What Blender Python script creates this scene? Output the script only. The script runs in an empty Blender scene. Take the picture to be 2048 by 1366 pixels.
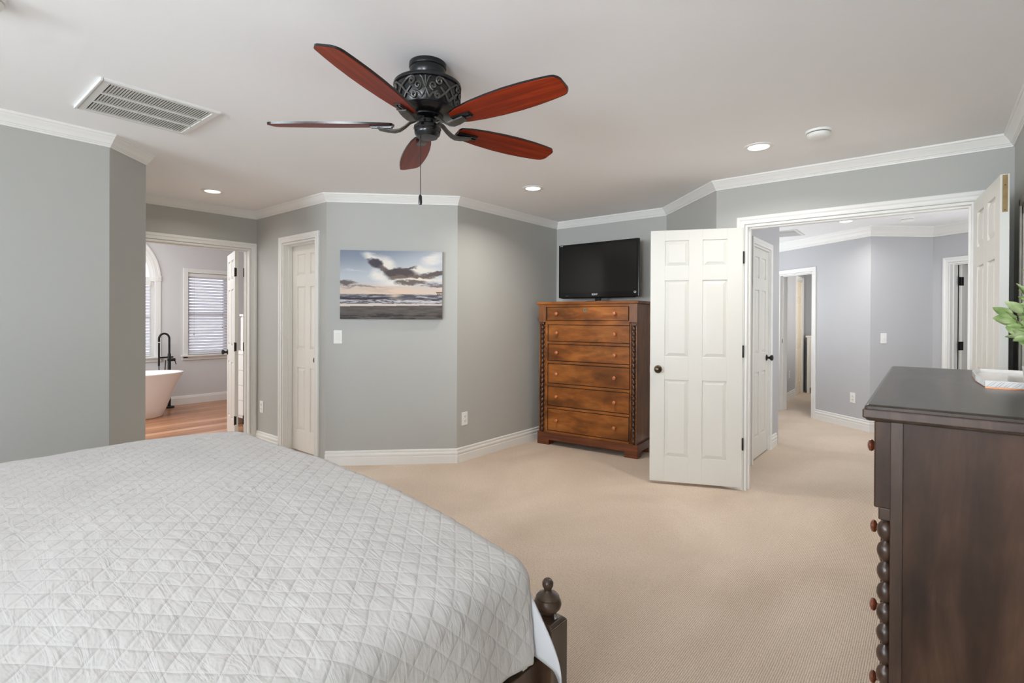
import bpy, bmesh, math, random
import numpy as np
from mathutils import Vector, Matrix, noise

random.seed(7)
PI = math.pi
SC = bpy.context.scene
COL = SC.collection
H = 2.44                       # ceiling height
CAM_H = 1.3316

# ------------------------------------------------------------------ camera, world, big lights, exposure
cam_data = bpy.data.cameras.new('camera')
cam_data.sensor_width = 36.0
cam_data.lens = 1029.34 * 36.0 / 2048.0
cam_data.shift_y = -(683.0 - 640.42) / 2048.0
cam_data.clip_start = 0.05
cam = bpy.data.objects.new('camera', cam_data)
COL.objects.link(cam)
cam.matrix_world = (Matrix.Translation((0, 0, CAM_H)) @ Matrix.Rotation(0.6836, 4, 'Z')
                    @ Matrix.Rotation(PI / 2 - 0.0038, 4, 'X') @ Matrix.Rotation(0.0048, 4, 'Z'))
SC.camera = cam

SC.view_settings.view_transform = 'Standard'
SC.view_settings.look = 'None'
SC.view_settings.gamma = 1.0
SC.view_settings.use_curve_mapping = False
SC.view_settings.exposure = 0.26

world = bpy.data.worlds.new('world')
SC.world = world
world.use_nodes = True
_bg = world.node_tree.nodes['Background']
_bg.inputs['Color'].default_value = (0.80, 0.88, 1.0, 1)
_bg.inputs['Strength'].default_value = 2.2
SC.cycles.max_bounces = 12
SC.cycles.diffuse_bounces = 8
SC.cycles.sample_clamp_indirect = 8.0


def area_light(name, loc, aim, sx, sy, power, color=(1, 1, 1), shape='RECTANGLE', spread=PI, parent=None):
    ld = bpy.data.lights.new(name, 'AREA')
    ld.shape = shape
    ld.size = sx
    if shape in ('RECTANGLE', 'ELLIPSE'):
        ld.size_y = sy
    ld.energy = power
    ld.color = color
    ld.spread = spread
    o = bpy.data.objects.new(name, ld)
    COL.objects.link(o)
    if parent:
        o.parent = parent
    o.location = loc
    d = Vector(aim)
    o.rotation_euler = d.to_track_quat('-Z', 'Y').to_euler()
    return o


# daylight through the back window, then two fills added behind the camera
area_light('daylight_back_window', (-2.30, -4.92, 1.55), (0.06, 1, 0.45), 2.1, 1.5, 205, (0.82, 0.91, 1.0))
area_light('added_frontal_fill', (0.10, -2.30, 1.60), (-0.36, 1, 0.20), 1.0, 1.0, 24, (0.86, 0.93, 1.0), 'RECTANGLE', math.radians(78))  # fill added inside the room, aimed forward to brighten the far walls
area_light('added_uplight_fill', (-1.4, -2.60, 1.25), (0.0, 0.10, 1), 0.6, 0.6, 68, (0.78, 0.89, 1.0), 'RECTANGLE', math.radians(125))  # added uplight without any lamp; brightens the room by ceiling bounce
# unseen fill lights added to brighten the neighbouring rooms
area_light('bathroom_overhead_fill', (-7.3, 1.3, 2.70), (0, 0, -1), 1.4, 1.4, 34, (0.95, 0.98, 1.0))  # added overhead fill, no fixture on this ceiling
area_light('bathroom_side_fill', (-7.3, -0.75, 1.6), (-0.2, 1, 0.1), 1.5, 1.5, 34, (0.88, 0.95, 1.0))  # added fill in place of daylight; no window on this side
area_light('hall_right_fill', (1.15, 5.6, 1.4), (-1, 0.3, 1.1), 1.5, 1.6, 29, (0.90, 0.95, 1.0))  # added fill at the right end of the hall, no source there
area_light('hall_left_fill', (-3.0, 7.4, 1.5), (1, -0.05, 1.0), 1.4, 1.4, 28, (0.90, 0.95, 1.0))  # added fill at the left end
area_light('far_room_fill', (-1.05, 9.7, 1.6), (-1, 0.1, 0), 1.2, 1.4, 9, (1.0, 0.98, 0.95))  # added fill facing the left wall, no window behind it


# ------------------------------------------------------------------ colour and material helpers
def lin(c):
    c = c / 255.0
    return c / 12.92 if c <= 0.04045 else ((c + 0.055) / 1.055) ** 2.4


def rgb(r, g, b):
    return (lin(r), lin(g), lin(b), 1.0)


class NT:
    def __init__(self, name):
        self.m = bpy.data.materials.new(name)
        self.m.use_nodes = True
        self.t = self.m.node_tree
        self.b = self.t.nodes['Principled BSDF']
        self.out = self.t.nodes['Material Output']

    def n(self, kind, **kw):
        x = self.t.nodes.new(kind)
        for k, v in kw.items():
            setattr(x, k, v)
        return x

    def l(self, a, b):
        self.t.links.new(a, b)

    def coord(self, scale=(1, 1, 1), rot=(0, 0, 0)):
        tc = self.n('ShaderNodeTexCoord')
        mp = self.n('ShaderNodeMapping')
        mp.inputs['Scale'].default_value = scale
        mp.inputs['Rotation'].default_value = rot
        self.l(tc.outputs['Object'], mp.inputs['Vector'])
        return mp.outputs['Vector']

    def noise(self, vec, scale, detail=3, rough=0.5, dist=0.0):
        x = self.n('ShaderNodeTexNoise')
        x.inputs['Scale'].default_value = scale
        x.inputs['Detail'].default_value = detail
        x.inputs['Roughness'].default_value = rough
        x.inputs['Distortion'].default_value = dist
        self.l(vec, x.inputs['Vector'])
        return x.outputs['Fac']

    def ramp(self, fac, stops):
        r = self.n('ShaderNodeValToRGB')
        e = r.color_ramp.elements
        while len(e) < len(stops):
            e.new(0.5)
        for i, (p, c) in enumerate(stops):
            e[i].position = p
            e[i].color = c
        self.l(fac, r.inputs['Fac'])
        return r.outputs['Color']

    def mix(self, a, b, fac, mode='MIX'):
        x = self.n('ShaderNodeMix', data_type='RGBA', blend_type=mode)
        for s, v in ((x.inputs[0], fac), (x.inputs[6], a), (x.inputs[7], b)):
            if hasattr(v, 'links') or isinstance(v, bpy.types.NodeSocket):
                self.l(v, s)
            else:
                s.default_value = v
        return x.outputs[2]

    def math(self, op, a, b=None, c=None):
        x = self.n('ShaderNodeMath', operation=op)
        for i, v in enumerate((a, b, c)):
            if v is None:
                continue
            if isinstance(v, bpy.types.NodeSocket):
                self.l(v, x.inputs[i])
            else:
                x.inputs[i].default_value = v
        return x.outputs[0]

    def bump(self, h, strength, dist=0.01):
        x = self.n('ShaderNodeBump')
        x.inputs['Strength'].default_value = strength
        x.inputs['Distance'].default_value = dist
        self.l(h, x.inputs['Height'])
        self.l(x.outputs['Normal'], self.b.inputs['Normal'])

    def base(self, col=None, rough=0.5, metal=0.0, spec=0.5, coat=0.0, coat_rough=0.1):
        if col is not None:
            if isinstance(col, bpy.types.NodeSocket):
                self.l(col, self.b.inputs['Base Color'])
            else:
                self.b.inputs['Base Color'].default_value = col
        self.b.inputs['Roughness'].default_value = rough
        self.b.inputs['Metallic'].default_value = metal
        self.b.inputs['Specular IOR Level'].default_value = spec
        self.b.inputs['Coat Weight'].default_value = coat
        self.b.inputs['Coat Roughness'].default_value = coat_rough
        return self.m


def paint(name, col, rough=0.6, var=0.03, scale=3.0, bump=0.03, bscale=180, spec=0.4):
    n = NT(name)
    v = n.coord()
    f = n.noise(v, scale, 3)
    lo = tuple(c * (1 - var) for c in col[:3]) + (1,)
    hi = tuple(min(1, c * (1 + var)) for c in col[:3]) + (1,)
    c = n.ramp(f, [(0.3, lo), (0.7, hi)])
    if bump:
        n.bump(n.noise(v, bscale, 2), bump, 0.002)
    return n.base(c, rough, spec=spec)


def wood(name, dark, mid, light, axis=0, rough=0.38, stretch=14, scale=1.6, patch=0.55, coat=0.25, spec=0.5):
    n = NT(name)
    sc = [stretch] * 3
    sc[axis] = 1.0
    v = n.coord(tuple(sc))
    g = n.noise(v, scale * 1.5, 7, 0.62, 0.6)
    c = n.ramp(g, [(0.28, dark), (0.5, mid), (0.72, light)])
    pv = n.coord(tuple(2.0 if i == axis else 4.5 for i in range(3)))
    p = n.noise(pv, 1.35, 4, 0.55, 0.4)
    pr = n.ramp(p, [(0.32, (1 - patch, 1 - patch, 1 - patch, 1)), (0.6, (1, 1, 1, 1))])
    c = n.mix(c, pr, 1.0, 'MULTIPLY')
    n.bump(n.noise(n.coord(tuple(sc)), 30, 3), 0.04, 0.002)
    return n.base(c, rough, spec=spec, coat=coat, coat_rough=0.25)


M = {}
M['wall'] = paint('sage_grey_wall_paint', rgb(182, 182, 177), 0.55, 0.012, 1.5)
M['hall_wall'] = paint('pale_lilac_grey_wall_paint', rgb(190, 190, 192), 0.55, 0.012, 1.5)
M['bath_wall'] = paint('pale_grey_bathroom_paint', rgb(218, 218, 218), 0.55, 0.012, 1.5)
M['ceiling'] = paint('flat_white_ceiling_paint', rgb(246, 246, 247), 0.9, 0.008, 1.2, spec=0.1)
M['trim'] = paint('satin_white_trim_paint', rgb(236, 235, 231), 0.38, 0.01, 2.0, 0.0)
M['door'] = paint('satin_white_door_paint', rgb(228, 226, 219), 0.36, 0.012, 2.0, 0.03, 60)
M['closet_door'] = paint('brightened_door_paint', rgb(244, 240, 232), 0.36, 0.012, 2.0, 0.0)  # door paint made lighter to stand in for light missing in the recess
M['warm_lit_door'] = paint('warm_lit_door_paint', rgb(250, 236, 212), 0.4, 0.01, 2.0, 0.0)  # warm light falling on the far door is put into its colour
M['plastic'] = paint('white_plastic', rgb(240, 240, 236), 0.35, 0.005, 5, 0.0)
M['vent'] = paint('white_enamelled_metal', rgb(224, 224, 221), 0.4, 0.01, 5, 0.0)
M['slot'] = paint('dark_slot', rgb(40, 40, 40), 0.8, 0.05, 9, 0.0)
M['duct'] = paint('grey_duct_lining', rgb(60, 60, 60), 0.9, 0.05, 9, 0.0)
M['bronze'] = paint('dark_oil_rubbed_bronze', rgb(46, 41, 36), 0.35, 0.15, 30, 0.0, spec=0.7)
M['bronze'].node_tree.nodes['Principled BSDF'].inputs['Metallic'].default_value = 0.6
M['antique'] = paint('antique_brass_knob', rgb(88, 76, 60), 0.3, 0.2, 40, 0.0)
M['antique'].node_tree.nodes['Principled BSDF'].inputs['Metallic'].default_value = 0.9
M['brass'] = paint('dull_brass', rgb(150, 128, 90), 0.5, 0.12, 30, 0.0)
M['brass'].node_tree.nodes['Principled BSDF'].inputs['Metallic'].default_value = 0.8
M['black'] = paint('matte_black_metal', rgb(26, 26, 27), 0.38, 0.1, 20, 0.0)
M['fan_metal'] = paint('black_fan_metal', rgb(14, 15, 17), 0.26, 0.2, 14, 0.0, spec=0.5)
M['fan_scroll'] = paint('rubbed_pewter_scrollwork', rgb(82, 80, 76), 0.42, 0.2, 60, 0.0)
M['fan_scroll'].node_tree.nodes['Principled BSDF'].inputs['Metallic'].default_value = 0.5
M['tub'] = paint('white_acrylic', rgb(246, 243, 240), 0.18, 0.004, 2, 0.0)
M['mirror'] = NT('mirror_glass').base(rgb(225, 228, 226), 0.02, 1.0)
M['navy'] = paint('navy_fabric', rgb(27, 28, 40), 0.85, 0.2, 90, 0.4, 500)
M['copper'] = paint('copper_band', rgb(176, 112, 74), 0.3, 0.1, 20, 0.0)
M['copper'].node_tree.nodes['Principled BSDF'].inputs['Metallic'].default_value = 0.85
M['pot'] = paint('white_ceramic', rgb(230, 228, 222), 0.3, 0.02, 6, 0.0)
M['stem'] = paint('plant_stem', rgb(104, 112, 66), 0.6, 0.15, 20, 0.0)
M['soil'] = paint('potting_soil', rgb(58, 46, 36), 0.95, 0.3, 60, 0.5, 120)
M['taupe'] = paint('taupe_wood_frame', rgb(196, 188, 174), 0.45, 0.1, 12, 0.05, 60)
M['tv_bezel'] = paint('gloss_black_plastic', rgb(14, 14, 15), 0.16, 0.05, 5, 0.0)
M['tv_screen'] = NT('dark_lcd_glass').base(rgb(22, 21, 20), 0.14, 0.0, 0.5)
M['logo'] = paint('silver_print', rgb(205, 207, 210), 0.4, 0.02, 9, 0.0)
M['pewter'] = paint('aged_pewter', rgb(112, 100, 78), 0.45, 0.2, 60, 0.0)

M['chest'] = wood('amber_brown_wood', rgb(104, 56, 20), rgb(150, 88, 36), rgb(184, 116, 54), 0, 0.33, 4.5, 1.3, 0.55, coat=0.06, spec=0.28)
M['chest_v'] = wood('amber_brown_wood_upright', rgb(90, 50, 20), rgb(130, 77, 33), rgb(158, 98, 46), 2, 0.35, 6, 1.3, 0.4)
M['chest_dark'] = wood('dark_amber_wood', rgb(46, 25, 13), rgb(74, 40, 20), rgb(100, 56, 28), 2, 0.3, patch=0.4)
M['chest_base'] = wood('reddish_brown_wood', rgb(72, 32, 15), rgb(108, 54, 25), rgb(134, 74, 36), 0, 0.3, patch=0.35)
M['chest_knob'] = wood('light_cherry_knob', rgb(164, 88, 48), rgb(190, 108, 62), rgb(210, 130, 80), 1, 0.25, patch=0.1)
M['gap'] = paint('shadow_gap_wood', rgb(32, 20, 12), 0.7, 0.2, 20, 0.0)
M['dresser'] = wood('dark_walnut_wood', rgb(44, 30, 22), rgb(70, 48, 36), rgb(94, 67, 50), 2, 0.40, 6, 1.2, 0.5, coat=0.08, spec=0.3)
M['dresser_top'] = wood('dark_walnut_top', rgb(46, 38, 31), rgb(66, 56, 47), rgb(84, 72, 61), 1, 0.34, 8, 1.2, 0.3, coat=0.1, spec=0.35)
M['dresser_dark'] = wood('dark_walnut_turned', rgb(44, 30, 23), rgb(68, 48, 37), rgb(90, 65, 51), 2, 0.3, 8, 1.4, 0.4)
M['dresser_knob'] = wood('red_brown_knob', rgb(92, 44, 26), rgb(120, 60, 36), rgb(144, 78, 48), 0, 0.22, patch=0.2)
M['bed_wood'] = wood('espresso_bed_wood', rgb(46, 34, 26), rgb(72, 54, 41), rgb(96, 74, 57), 2, 0.3, 8, 1.4, 0.3)
M['blade'] = wood('mahogany_blade', rgb(98, 24, 6), rgb(134, 40, 10), rgb(158, 58, 18), 0, 0.40, 22, 1.4, 0.25, coat=0.0, spec=0.18)


def carpet():
    n = NT('beige_ribbed_carpet')
    tc = n.n('ShaderNodeTexCoord')
    sx = n.n('ShaderNodeSeparateXYZ')
    n.l(tc.outputs['Object'], sx.inputs[0])
    wob = n.noise(n.coord((3, 3, 1)), 2.2, 2)
    x = n.math('ADD', sx.outputs[0], n.math('MULTIPLY', wob, 0.006))
    rib = n.math('SINE', n.math('MULTIPLY', x, 2 * PI / 0.0078))
    rib = n.math('MULTIPLY_ADD', rib, 0.5, 0.5)
    loops = n.noise(n.coord((190, 60, 1)), 1.0, 2, 0.6)
    fine = n.noise(n.coord((300, 170, 1)), 1.0, 2, 0.6)
    big = n.noise(n.coord((1, 0.7, 1)), 1.1, 3, 0.5, 0.6)
    h = n.math('ADD', n.math('MULTIPLY', rib, n.math('MULTIPLY_ADD', loops, 1.2, -0.18)), n.math('MULTIPLY', fine, 0.85))
    c = n.ramp(h, [(0.20, rgb(143, 126, 110)), (0.50, rgb(213, 197, 181)), (0.9, rgb(238, 226, 213))])
    t = n.ramp(big, [(0.34, rgb(228, 220, 210)), (0.62, rgb(255, 250, 244))])
    c = n.mix(c, t, 0.75, 'MULTIPLY')
    n.bump(h, 0.5, 0.005)
    return n.base(c, 0.95, spec=0.08)


M['carpet'] = carpet()


def planks():
    n = NT('oak_plank_floor')
    tc = n.n('ShaderNodeTexCoord')
    sx = n.n('ShaderNodeSeparateXYZ')
    n.l(tc.outputs['Object'], sx.inputs[0])
    row = n.math('FLOOR', n.math('DIVIDE', sx.outputs[0], 0.13))
    wn = n.n('ShaderNodeTexWhiteNoise', noise_dimensions='1D')
    n.l(row, wn.inputs['W'])
    g = n.noise(n.coord((26, 1.6, 1)), 1.0, 6, 0.65, 0.5)
    f = n.math('ADD', n.math('MULTIPLY', g, 0.75), n.math('MULTIPLY', wn.outputs['Value'], 0.28))
    c = n.ramp(f, [(0.25, rgb(134, 86, 56)), (0.5, rgb(186, 132, 96)), (0.75, rgb(216, 170, 134))])
    fr = n.math('FRACT', n.math('DIVIDE', sx.outputs[0], 0.13))
    seam = n.math('GREATER_THAN', fr, 0.03)
    c = n.mix(rgb(86, 58, 42), c, seam)
    return n.base(c, 0.32, spec=0.5)


M['planks'] = planks()


def quilt_mat():
    n = NT('white_quilted_cotton')
    uv = n.n('ShaderNodeUVMap', uv_map='cloth')
    wn_ = n.n('ShaderNodeTexNoise')
    wn_.inputs['Scale'].default_value = 14
    wn_.inputs['Detail'].default_value = 2
    n.l(uv.outputs['UV'], wn_.inputs['Vector'])
    va = n.n('ShaderNodeVectorMath', operation='MULTIPLY_ADD')
    n.l(wn_.outputs['Color'], va.inputs[0])
    va.inputs[1].default_value = (0.012, 0.012, 0)
    n.l(uv.outputs['UV'], va.inputs[2])
    sp = n.n('ShaderNodeSeparateXYZ')
    n.l(va.outputs[0], sp.inputs[0])
    k = PI / 0.05 * 0.7071
    su = n.math('ABSOLUTE', n.math('SINE', n.math('MULTIPLY', n.math('ADD', sp.outputs[0], sp.outputs[1]), k)))
    sv = n.math('ABSOLUTE', n.math('SINE', n.math('MULTIPLY', n.math('SUBTRACT', sp.outputs[0], sp.outputs[1]), k)))
    seam = n.math('MINIMUM', n.math('POWER', n.math('MINIMUM', n.math('MULTIPLY', su, 2.6), 1.0), 0.7), n.math('POWER', n.math('MINIMUM', n.math('MULTIPLY', sv, 2.6), 1.0), 0.7))
    mp = n.n('ShaderNodeMapping')
    mp.inputs['Scale'].default_value = (7, 30, 1)
    n.l(uv.outputs['UV'], mp.inputs['Vector'])
    crease = n.noise(mp.outputs['Vector'], 1.0, 3, 0.55, 0.9)
    wr = n.noise(n.coord((1, 1, 1)), 30, 4, 0.6, 0.8)
    h = n.math('ADD', n.math('ADD', n.math('MULTIPLY', seam, 0.32), n.math('MULTIPLY', crease, 1.7)), n.math('MULTIPLY', wr, 0.4))
    n.bump(h, 0.36, 0.010)
    f = n.noise(n.coord((1, 1, 1)), 5, 3)
    c = n.ramp(f, [(0.3, rgb(198, 195, 192)), (0.7, rgb(205, 202, 199))])
    n.b.inputs['Sheen Weight'].default_value = 0.15
    return n.base(c, 0.85, spec=0.15)


M['quilt'] = quilt_mat()
M['duvet'] = paint('white_cotton', rgb(210, 212, 216), 0.85, 0.01, 6, 0.25, 22, spec=0.15)


def leaf_mat():
    n = NT('green_leaf')
    f = n.noise(n.coord(), 22, 3)
    c = n.ramp(f, [(0.3, rgb(104, 132, 74)), (0.5, rgb(158, 180, 118)), (0.70, rgb(206, 220, 168))])
    n.b.inputs['Subsurface Weight'].default_value = 0.0
    return n.base(c, 0.5, spec=0.35)


M['leaf'] = leaf_mat()


def emit(name, col, s):
    n = NT(name)
    n.b.inputs['Emission Color'].default_value = col
    n.b.inputs['Emission Strength'].default_value = s
    return n.base(col, 0.5)


M['lens'] = emit('lit_lamp_lens', (1.0, 0.97, 0.92, 1), 3.0)


def glass():
    n = NT('window_glass')
    tr = n.n('ShaderNodeBsdfTransparent')
    gl = n.n('ShaderNodeBsdfGlossy')
    gl.inputs['Roughness'].default_value = 0.02
    mx = n.n('ShaderNodeMixShader')
    fr = n.n('ShaderNodeFresnel')
    n.l(fr.outputs[0], mx.inputs[0])
    n.l(tr.outputs[0], mx.inputs[1])
    n.l(gl.outputs[0], mx.inputs[2])
    n.l(mx.outputs[0], n.out.inputs['Surface'])
    return n.m


M['glass'] = glass()


def slat_mat():
    n = NT('white_blind_slat')
    n.base(rgb(238, 236, 238), 0.45)
    tl = n.n('ShaderNodeBsdfTranslucent')
    tl.inputs['Color'].default_value = rgb(235, 233, 240)
    mx = n.n('ShaderNodeMixShader')
    mx.inputs[0].default_value = 0.28
    n.l(n.b.outputs[0], mx.inputs[1])
    n.l(tl.outputs[0], mx.inputs[2])
    n.l(mx.outputs[0], n.out.inputs['Surface'])
    return n.m


M['slat'] = slat_mat()


# ------------------------------------------------------------------ mesh helpers
class MB:
    def __init__(self):
        self.v, self.f = [], []

    def add(self, verts, faces):
        b = len(self.v)
        self.v += [tuple(p) for p in verts]
        self.f += [tuple(b + i for i in q) for q in faces]
        return self

    def box(self, x0, x1, y0, y1, z0, z1):
        return self.add([(x0, y0, z0), (x1, y0, z0), (x1, y1, z0), (x0, y1, z0), (x0, y0, z1), (x1, y0, z1), (x1, y1, z1), (x0, y1, z1)],
                        [(0, 3, 2, 1), (4, 5, 6, 7), (0, 1, 5, 4), (1, 2, 6, 5), (2, 3, 7, 6), (3, 0, 4, 7)])

    def hexa(self, p):
        return self.add(p, [(0, 3, 2, 1), (4, 5, 6, 7), (0, 1, 5, 4), (1, 2, 6, 5), (2, 3, 7, 6), (3, 0, 4, 7)])

    def loft(self, rings, closed=True, cap=True):
        b = len(self.v)
        n = len(rings[0])
        for r in rings:
            self.v += [tuple(p) for p in r]
        for i in range(len(rings) - 1):
            for j in range(n if closed else n - 1):
                k = (j + 1) % n
                self.f.append((b + i * n + j, b + i * n + k, b + (i + 1) * n + k, b + (i + 1) * n + j))
        if cap:
            self.f.append(tuple(b + j for j in range(n - 1, -1, -1)))
            self.f.append(tuple(b + (len(rings) - 1) * n + j for j in range(n)))
        return self

    def lathe(self, prof, c=(0, 0, 0), segs=24, axis='Z', flip=False):
        rings = []
        for r, z in prof:
            ring = []
            for k in range(segs):
                a = 2 * PI * k / segs
                x, y = max(r, 1e-5) * math.cos(a), max(r, 1e-5) * math.sin(a)
                p = {'Z': (x, y, z), 'Y': (x, z, y), 'X': (z, x, y)}[axis]
                ring.append((c[0] + p[0], c[1] + p[1], c[2] + p[2]))
            rings.append(ring)
        return self.loft(rings)

    def prism(self, poly, z0, z1):
        return self.loft([[(x, y, z0) for x, y in poly], [(x, y, z1) for x, y in poly]])

    def tube(self, pts, r, segs=8, cap=True, flat=1.0):
        pts = [Vector(p) for p in pts]
        rr = r if isinstance(r, (list, tuple)) else [r] * len(pts)
        rings = []
        up = None
        for i, p in enumerate(pts):
            t = (pts[min(i + 1, len(pts) - 1)] - pts[max(i - 1, 0)]).normalized()
            if up is None:
                up = Vector((0, 0, 1)) if abs(t.z) < 0.9 else Vector((1, 0, 0))
            s = t.cross(up)
            if s.length < 1e-6:
                s = t.cross(Vector((0, 1, 0)))
            s.normalize()
            up = s.cross(t).normalized()
            rings.append([p + s * (rr[i] * math.cos(2 * PI * k / segs)) + up * (flat * rr[i] * math.sin(2 * PI * k / segs)) for k in range(segs)])
        return self.loft(rings, cap=cap)

    def sphere(self, c, r, sx=1, sy=1, sz=1, segs=16, rings=8):
        prof = []
        for i in range(rings + 1):
            a = -PI / 2 + PI * i / rings
            prof.append((r * math.cos(a), r * math.sin(a)))
        b = len(self.v)
        self.lathe(prof, (0, 0, 0), segs)
        for i in range(b, len(self.v)):
            x, y, z = self.v[i]
            self.v[i] = (c[0] + x * sx, c[1] + y * sy, c[2] + z * sz)
        return self

    def xf(self, m, start=0):
        for i in range(start, len(self.v)):
            self.v[i] = tuple(m @ Vector(self.v[i]))
        return self

    def build(self, name, mat, parent=None, smooth=None, bevel=0.0, segs=2):
        me = bpy.data.meshes.new(name)
        me.from_pydata(self.v, [], self.f)
        bm = bmesh.new()
        bm.from_mesh(me)
        bmesh.ops.recalc_face_normals(bm, faces=bm.faces)
        bm.to_mesh(me)
        bm.free()
        if smooth is not None:
            me.polygons.foreach_set('use_smooth', [True] * len(me.polygons))
            me.set_sharp_from_angle(angle=math.radians(smooth))
        me.materials.append(mat)
        o = bpy.data.objects.new(name, me)
        COL.objects.link(o)
        if parent is not None:
            o.parent = parent
        if bevel:
            b = o.modifiers.new('bevel', 'BEVEL')
            b.width = bevel
            b.segments = segs
            b.limit_method = 'ANGLE'
            b.angle_limit = math.radians(35)
        return o


def tag(o, label, cat=None, group=None, kind=None):
    if label:
        o['label'] = label
    if cat:
        o['category'] = cat
    if group:
        o['group'] = group
    if kind:
        o['kind'] = kind
    return o


def thing(name, label, cat, loc=(0, 0, 0), rotz=0.0, group=None, kind=None):
    o = bpy.data.objects.new(name, None)
    COL.objects.link(o)
    o.empty_display_size = 0.1
    o.location = loc
    o.rotation_euler = (0, 0, rotz)
    return tag(o, label, cat, group, kind)


def struct(o, label, cat):
    return tag(o, label, cat, None, 'structure')


# ------------------------------------------------------------------ room plan (metres; x along the double-door wall, y away along it)
P1, P2, PV = (-3.909, 0.887), (-4.169, 1.147), (-5.56, 1.147)
P4, P5, P6, P7 = (-5.56, 2.526), (-4.207, 2.526), (-3.380, 3.351), (-3.380, 4.967)
P8, P9, P10 = (-2.058, 4.967), (-1.347, 4.254), (0.379, 4.254)
PB0, PB1 = (-3.909, -5.00), (0.379, -5.00)


def unit(a, b):
    d = Vector((b[0] - a[0], b[1] - a[1]))
    L = d.length
    return d / L, L


def wall(name, a, b, mat, label, openings=(), t=0.12, z1=H, ext=(0, 0)):
    """room lies on the right-hand side walking a -> b; the wall thickens to the left."""
    d, L = unit(a, b)
    n = Vector((-d.y, d.x))
    mb = MB()

    def piece(s0, s1, za, zb):
        if s1 - s0 < 1e-4 or zb - za < 1e-4:
            return
        q = []
        for z in (za, zb):
            for s, k in ((s0, 0), (s1, 0), (s1, t), (s0, t)):
                q.append((a[0] + d.x * s + n.x * k, a[1] + d.y * s + n.y * k, z))
        mb.hexa(q)
    cur = -ext[0]
    for s0, s1, za, zb in sorted(openings):
        piece(cur, s0, 0, z1)
        piece(s0, s1, 0, za)
        piece(s0, s1, zb, z1)
        cur = s1
    piece(cur, L + ext[1], 0, z1)
    o = mb.build(name, mat)
    struct(o, label, 'wall')
    return o


def normal_in(a, b):
    d, _ = unit(a, b)
    return Vector((d.y, -d.x))


def mitre(prev, p, nxt, off):
    if prev is None:
        return Vector(p) + normal_in(p, nxt) * off
    if nxt is None:
        return Vector(p) + normal_in(prev, p) * off
    n1, n2 = normal_in(prev, p), normal_in(p, nxt)
    return Vector(p) + (n1 + n2) * (off / (1 + n1.dot(n2)))


CROWN = [(0.0, -0.0752), (0.008, -0.0752), (0.0095, -0.066), (0.0135, -0.064), (0.015, -0.0585), (0.020, -0.055), (0.026, -0.042),
         (0.035, -0.028), (0.043, -0.0195), (0.0445, -0.0145), (0.0495, -0.0125), (0.0526, -0.006), (0.0526, 0.0), (0.0, 0.0)]
BASE = [(0.0, 0.0), (0.016, 0.0), (0.016, 0.068), (0.0135, 0.0715), (0.0135, 0.078), (0.016, 0.083), (0.0165, 0.096), (0.013, 0.104),
        (0.0085, 0.108), (0.0085, 0.113), (0.0125, 0.117), (0.0115, 0.128), (0.006, 0.132), (0.0, 0.132)]


def molding(name, prev, a, b, nxt, prof, z, mat, label, cat, cut=None, scale=1.0):
    """sweep prof (offset from wall, height) from a to b with mitred ends; cut = (s0, s1) keeps only that stretch."""
    d, L = unit(a, b)
    s0, s1 = cut if cut else (0.0, L)
    A, B = [], []
    for o, h in prof:
        o *= scale
        h *= scale
        pa = mitre(prev if s0 == 0 else None, a, b, o) if s0 == 0 else Vector(a) + d * s0 + normal_in(a, b) * o
        pb = mitre(a, b, nxt, o) if abs(s1 - L) < 1e-6 else Vector(a) + d * s1 + normal_in(a, b) * o
        A.append((pa.x, pa.y, z + h))
        B.append((pb.x, pb.y, z + h))
    ob = MB().loft([A, B]).build(name, mat, smooth=28)
    return struct(ob, label, cat)


# ---- floor and ceiling
struct(MB().box(-5.62, 1.45, -5.12, 11.3, -0.10, 0.0).build('floor', M['carpet']), 'beige ribbed carpet running from the bedroom into the hall', 'floor')
struct(MB().box(-9.0, -5.62, -1.1, 4.75, -0.10, 0.0).build('floor_bathroom', M['planks']), 'oak plank floor seen through the bathroom doorway', 'floor')
struct(MB().box(-5.68, 1.45, -5.12, 11.3, H, H + 0.08).build('ceiling', M['ceiling']), 'flat white bedroom and hall ceiling', 'ceiling')
struct(MB().box(-9.0, -5.69, -1.1, 4.75, 2.75, 2.83).build('ceiling_bathroom', M['ceiling']), 'white bathroom ceiling', 'ceiling')

# ---- bedroom walls
DW = M['wall']
wall('wall_left', PB0, P1, DW, 'grey bedroom wall beside the bed')
wall('wall_left_return', P1, P2, DW, 'narrow angled grey wall end before the bathroom doorway')
wall('wall_vestibule', P2, PV, DW, 'grey wall behind the angled wall end')
BO0, BO1 = 1.34 - 1.147, 2.462 - 1.147
wall('wall_bathroom', PV, P4, DW, 'grey wall around the bathroom doorway', [(BO0, BO1, 0, 2.045)], t=0.13)
CO0, CO1 = -5.0 + 5.56, -4.383 + 5.56
wall('wall_closet', P4, P5, DW, 'grey wall around the recessed closet door', [(CO0, CO1, 0, 2.06)], t=0.13)
wall('wall_canvas', P5, P6, DW, 'angled grey wall carrying the beach canvas')
wall('wall_outlet', P6, P7, DW, 'grey wall receding to the chest of drawers')
wall('wall_television', P7, P8, DW, 'grey wall behind the television')
wall('wall_jog', P8, P9, DW, 'short angled grey wall above the open door leaf')
GO0, GO1 = -1.126 + 1.347, 0.204 + 1.347
wall('wall_double_door', P9, P10, DW, 'grey wall around the double doorway', [(GO0, GO1, 0, 2.064)])
wall('wall_right', P10, PB1, DW, 'grey wall behind the dresser', [(4.254 + 0.70, 4.254 + 2.2, 0.80, 2.2)])
wall('wall_back', PB1, PB0, DW, 'grey wall behind the viewer', [(1.60, 3.80, 0.80, 2.3)])

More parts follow.
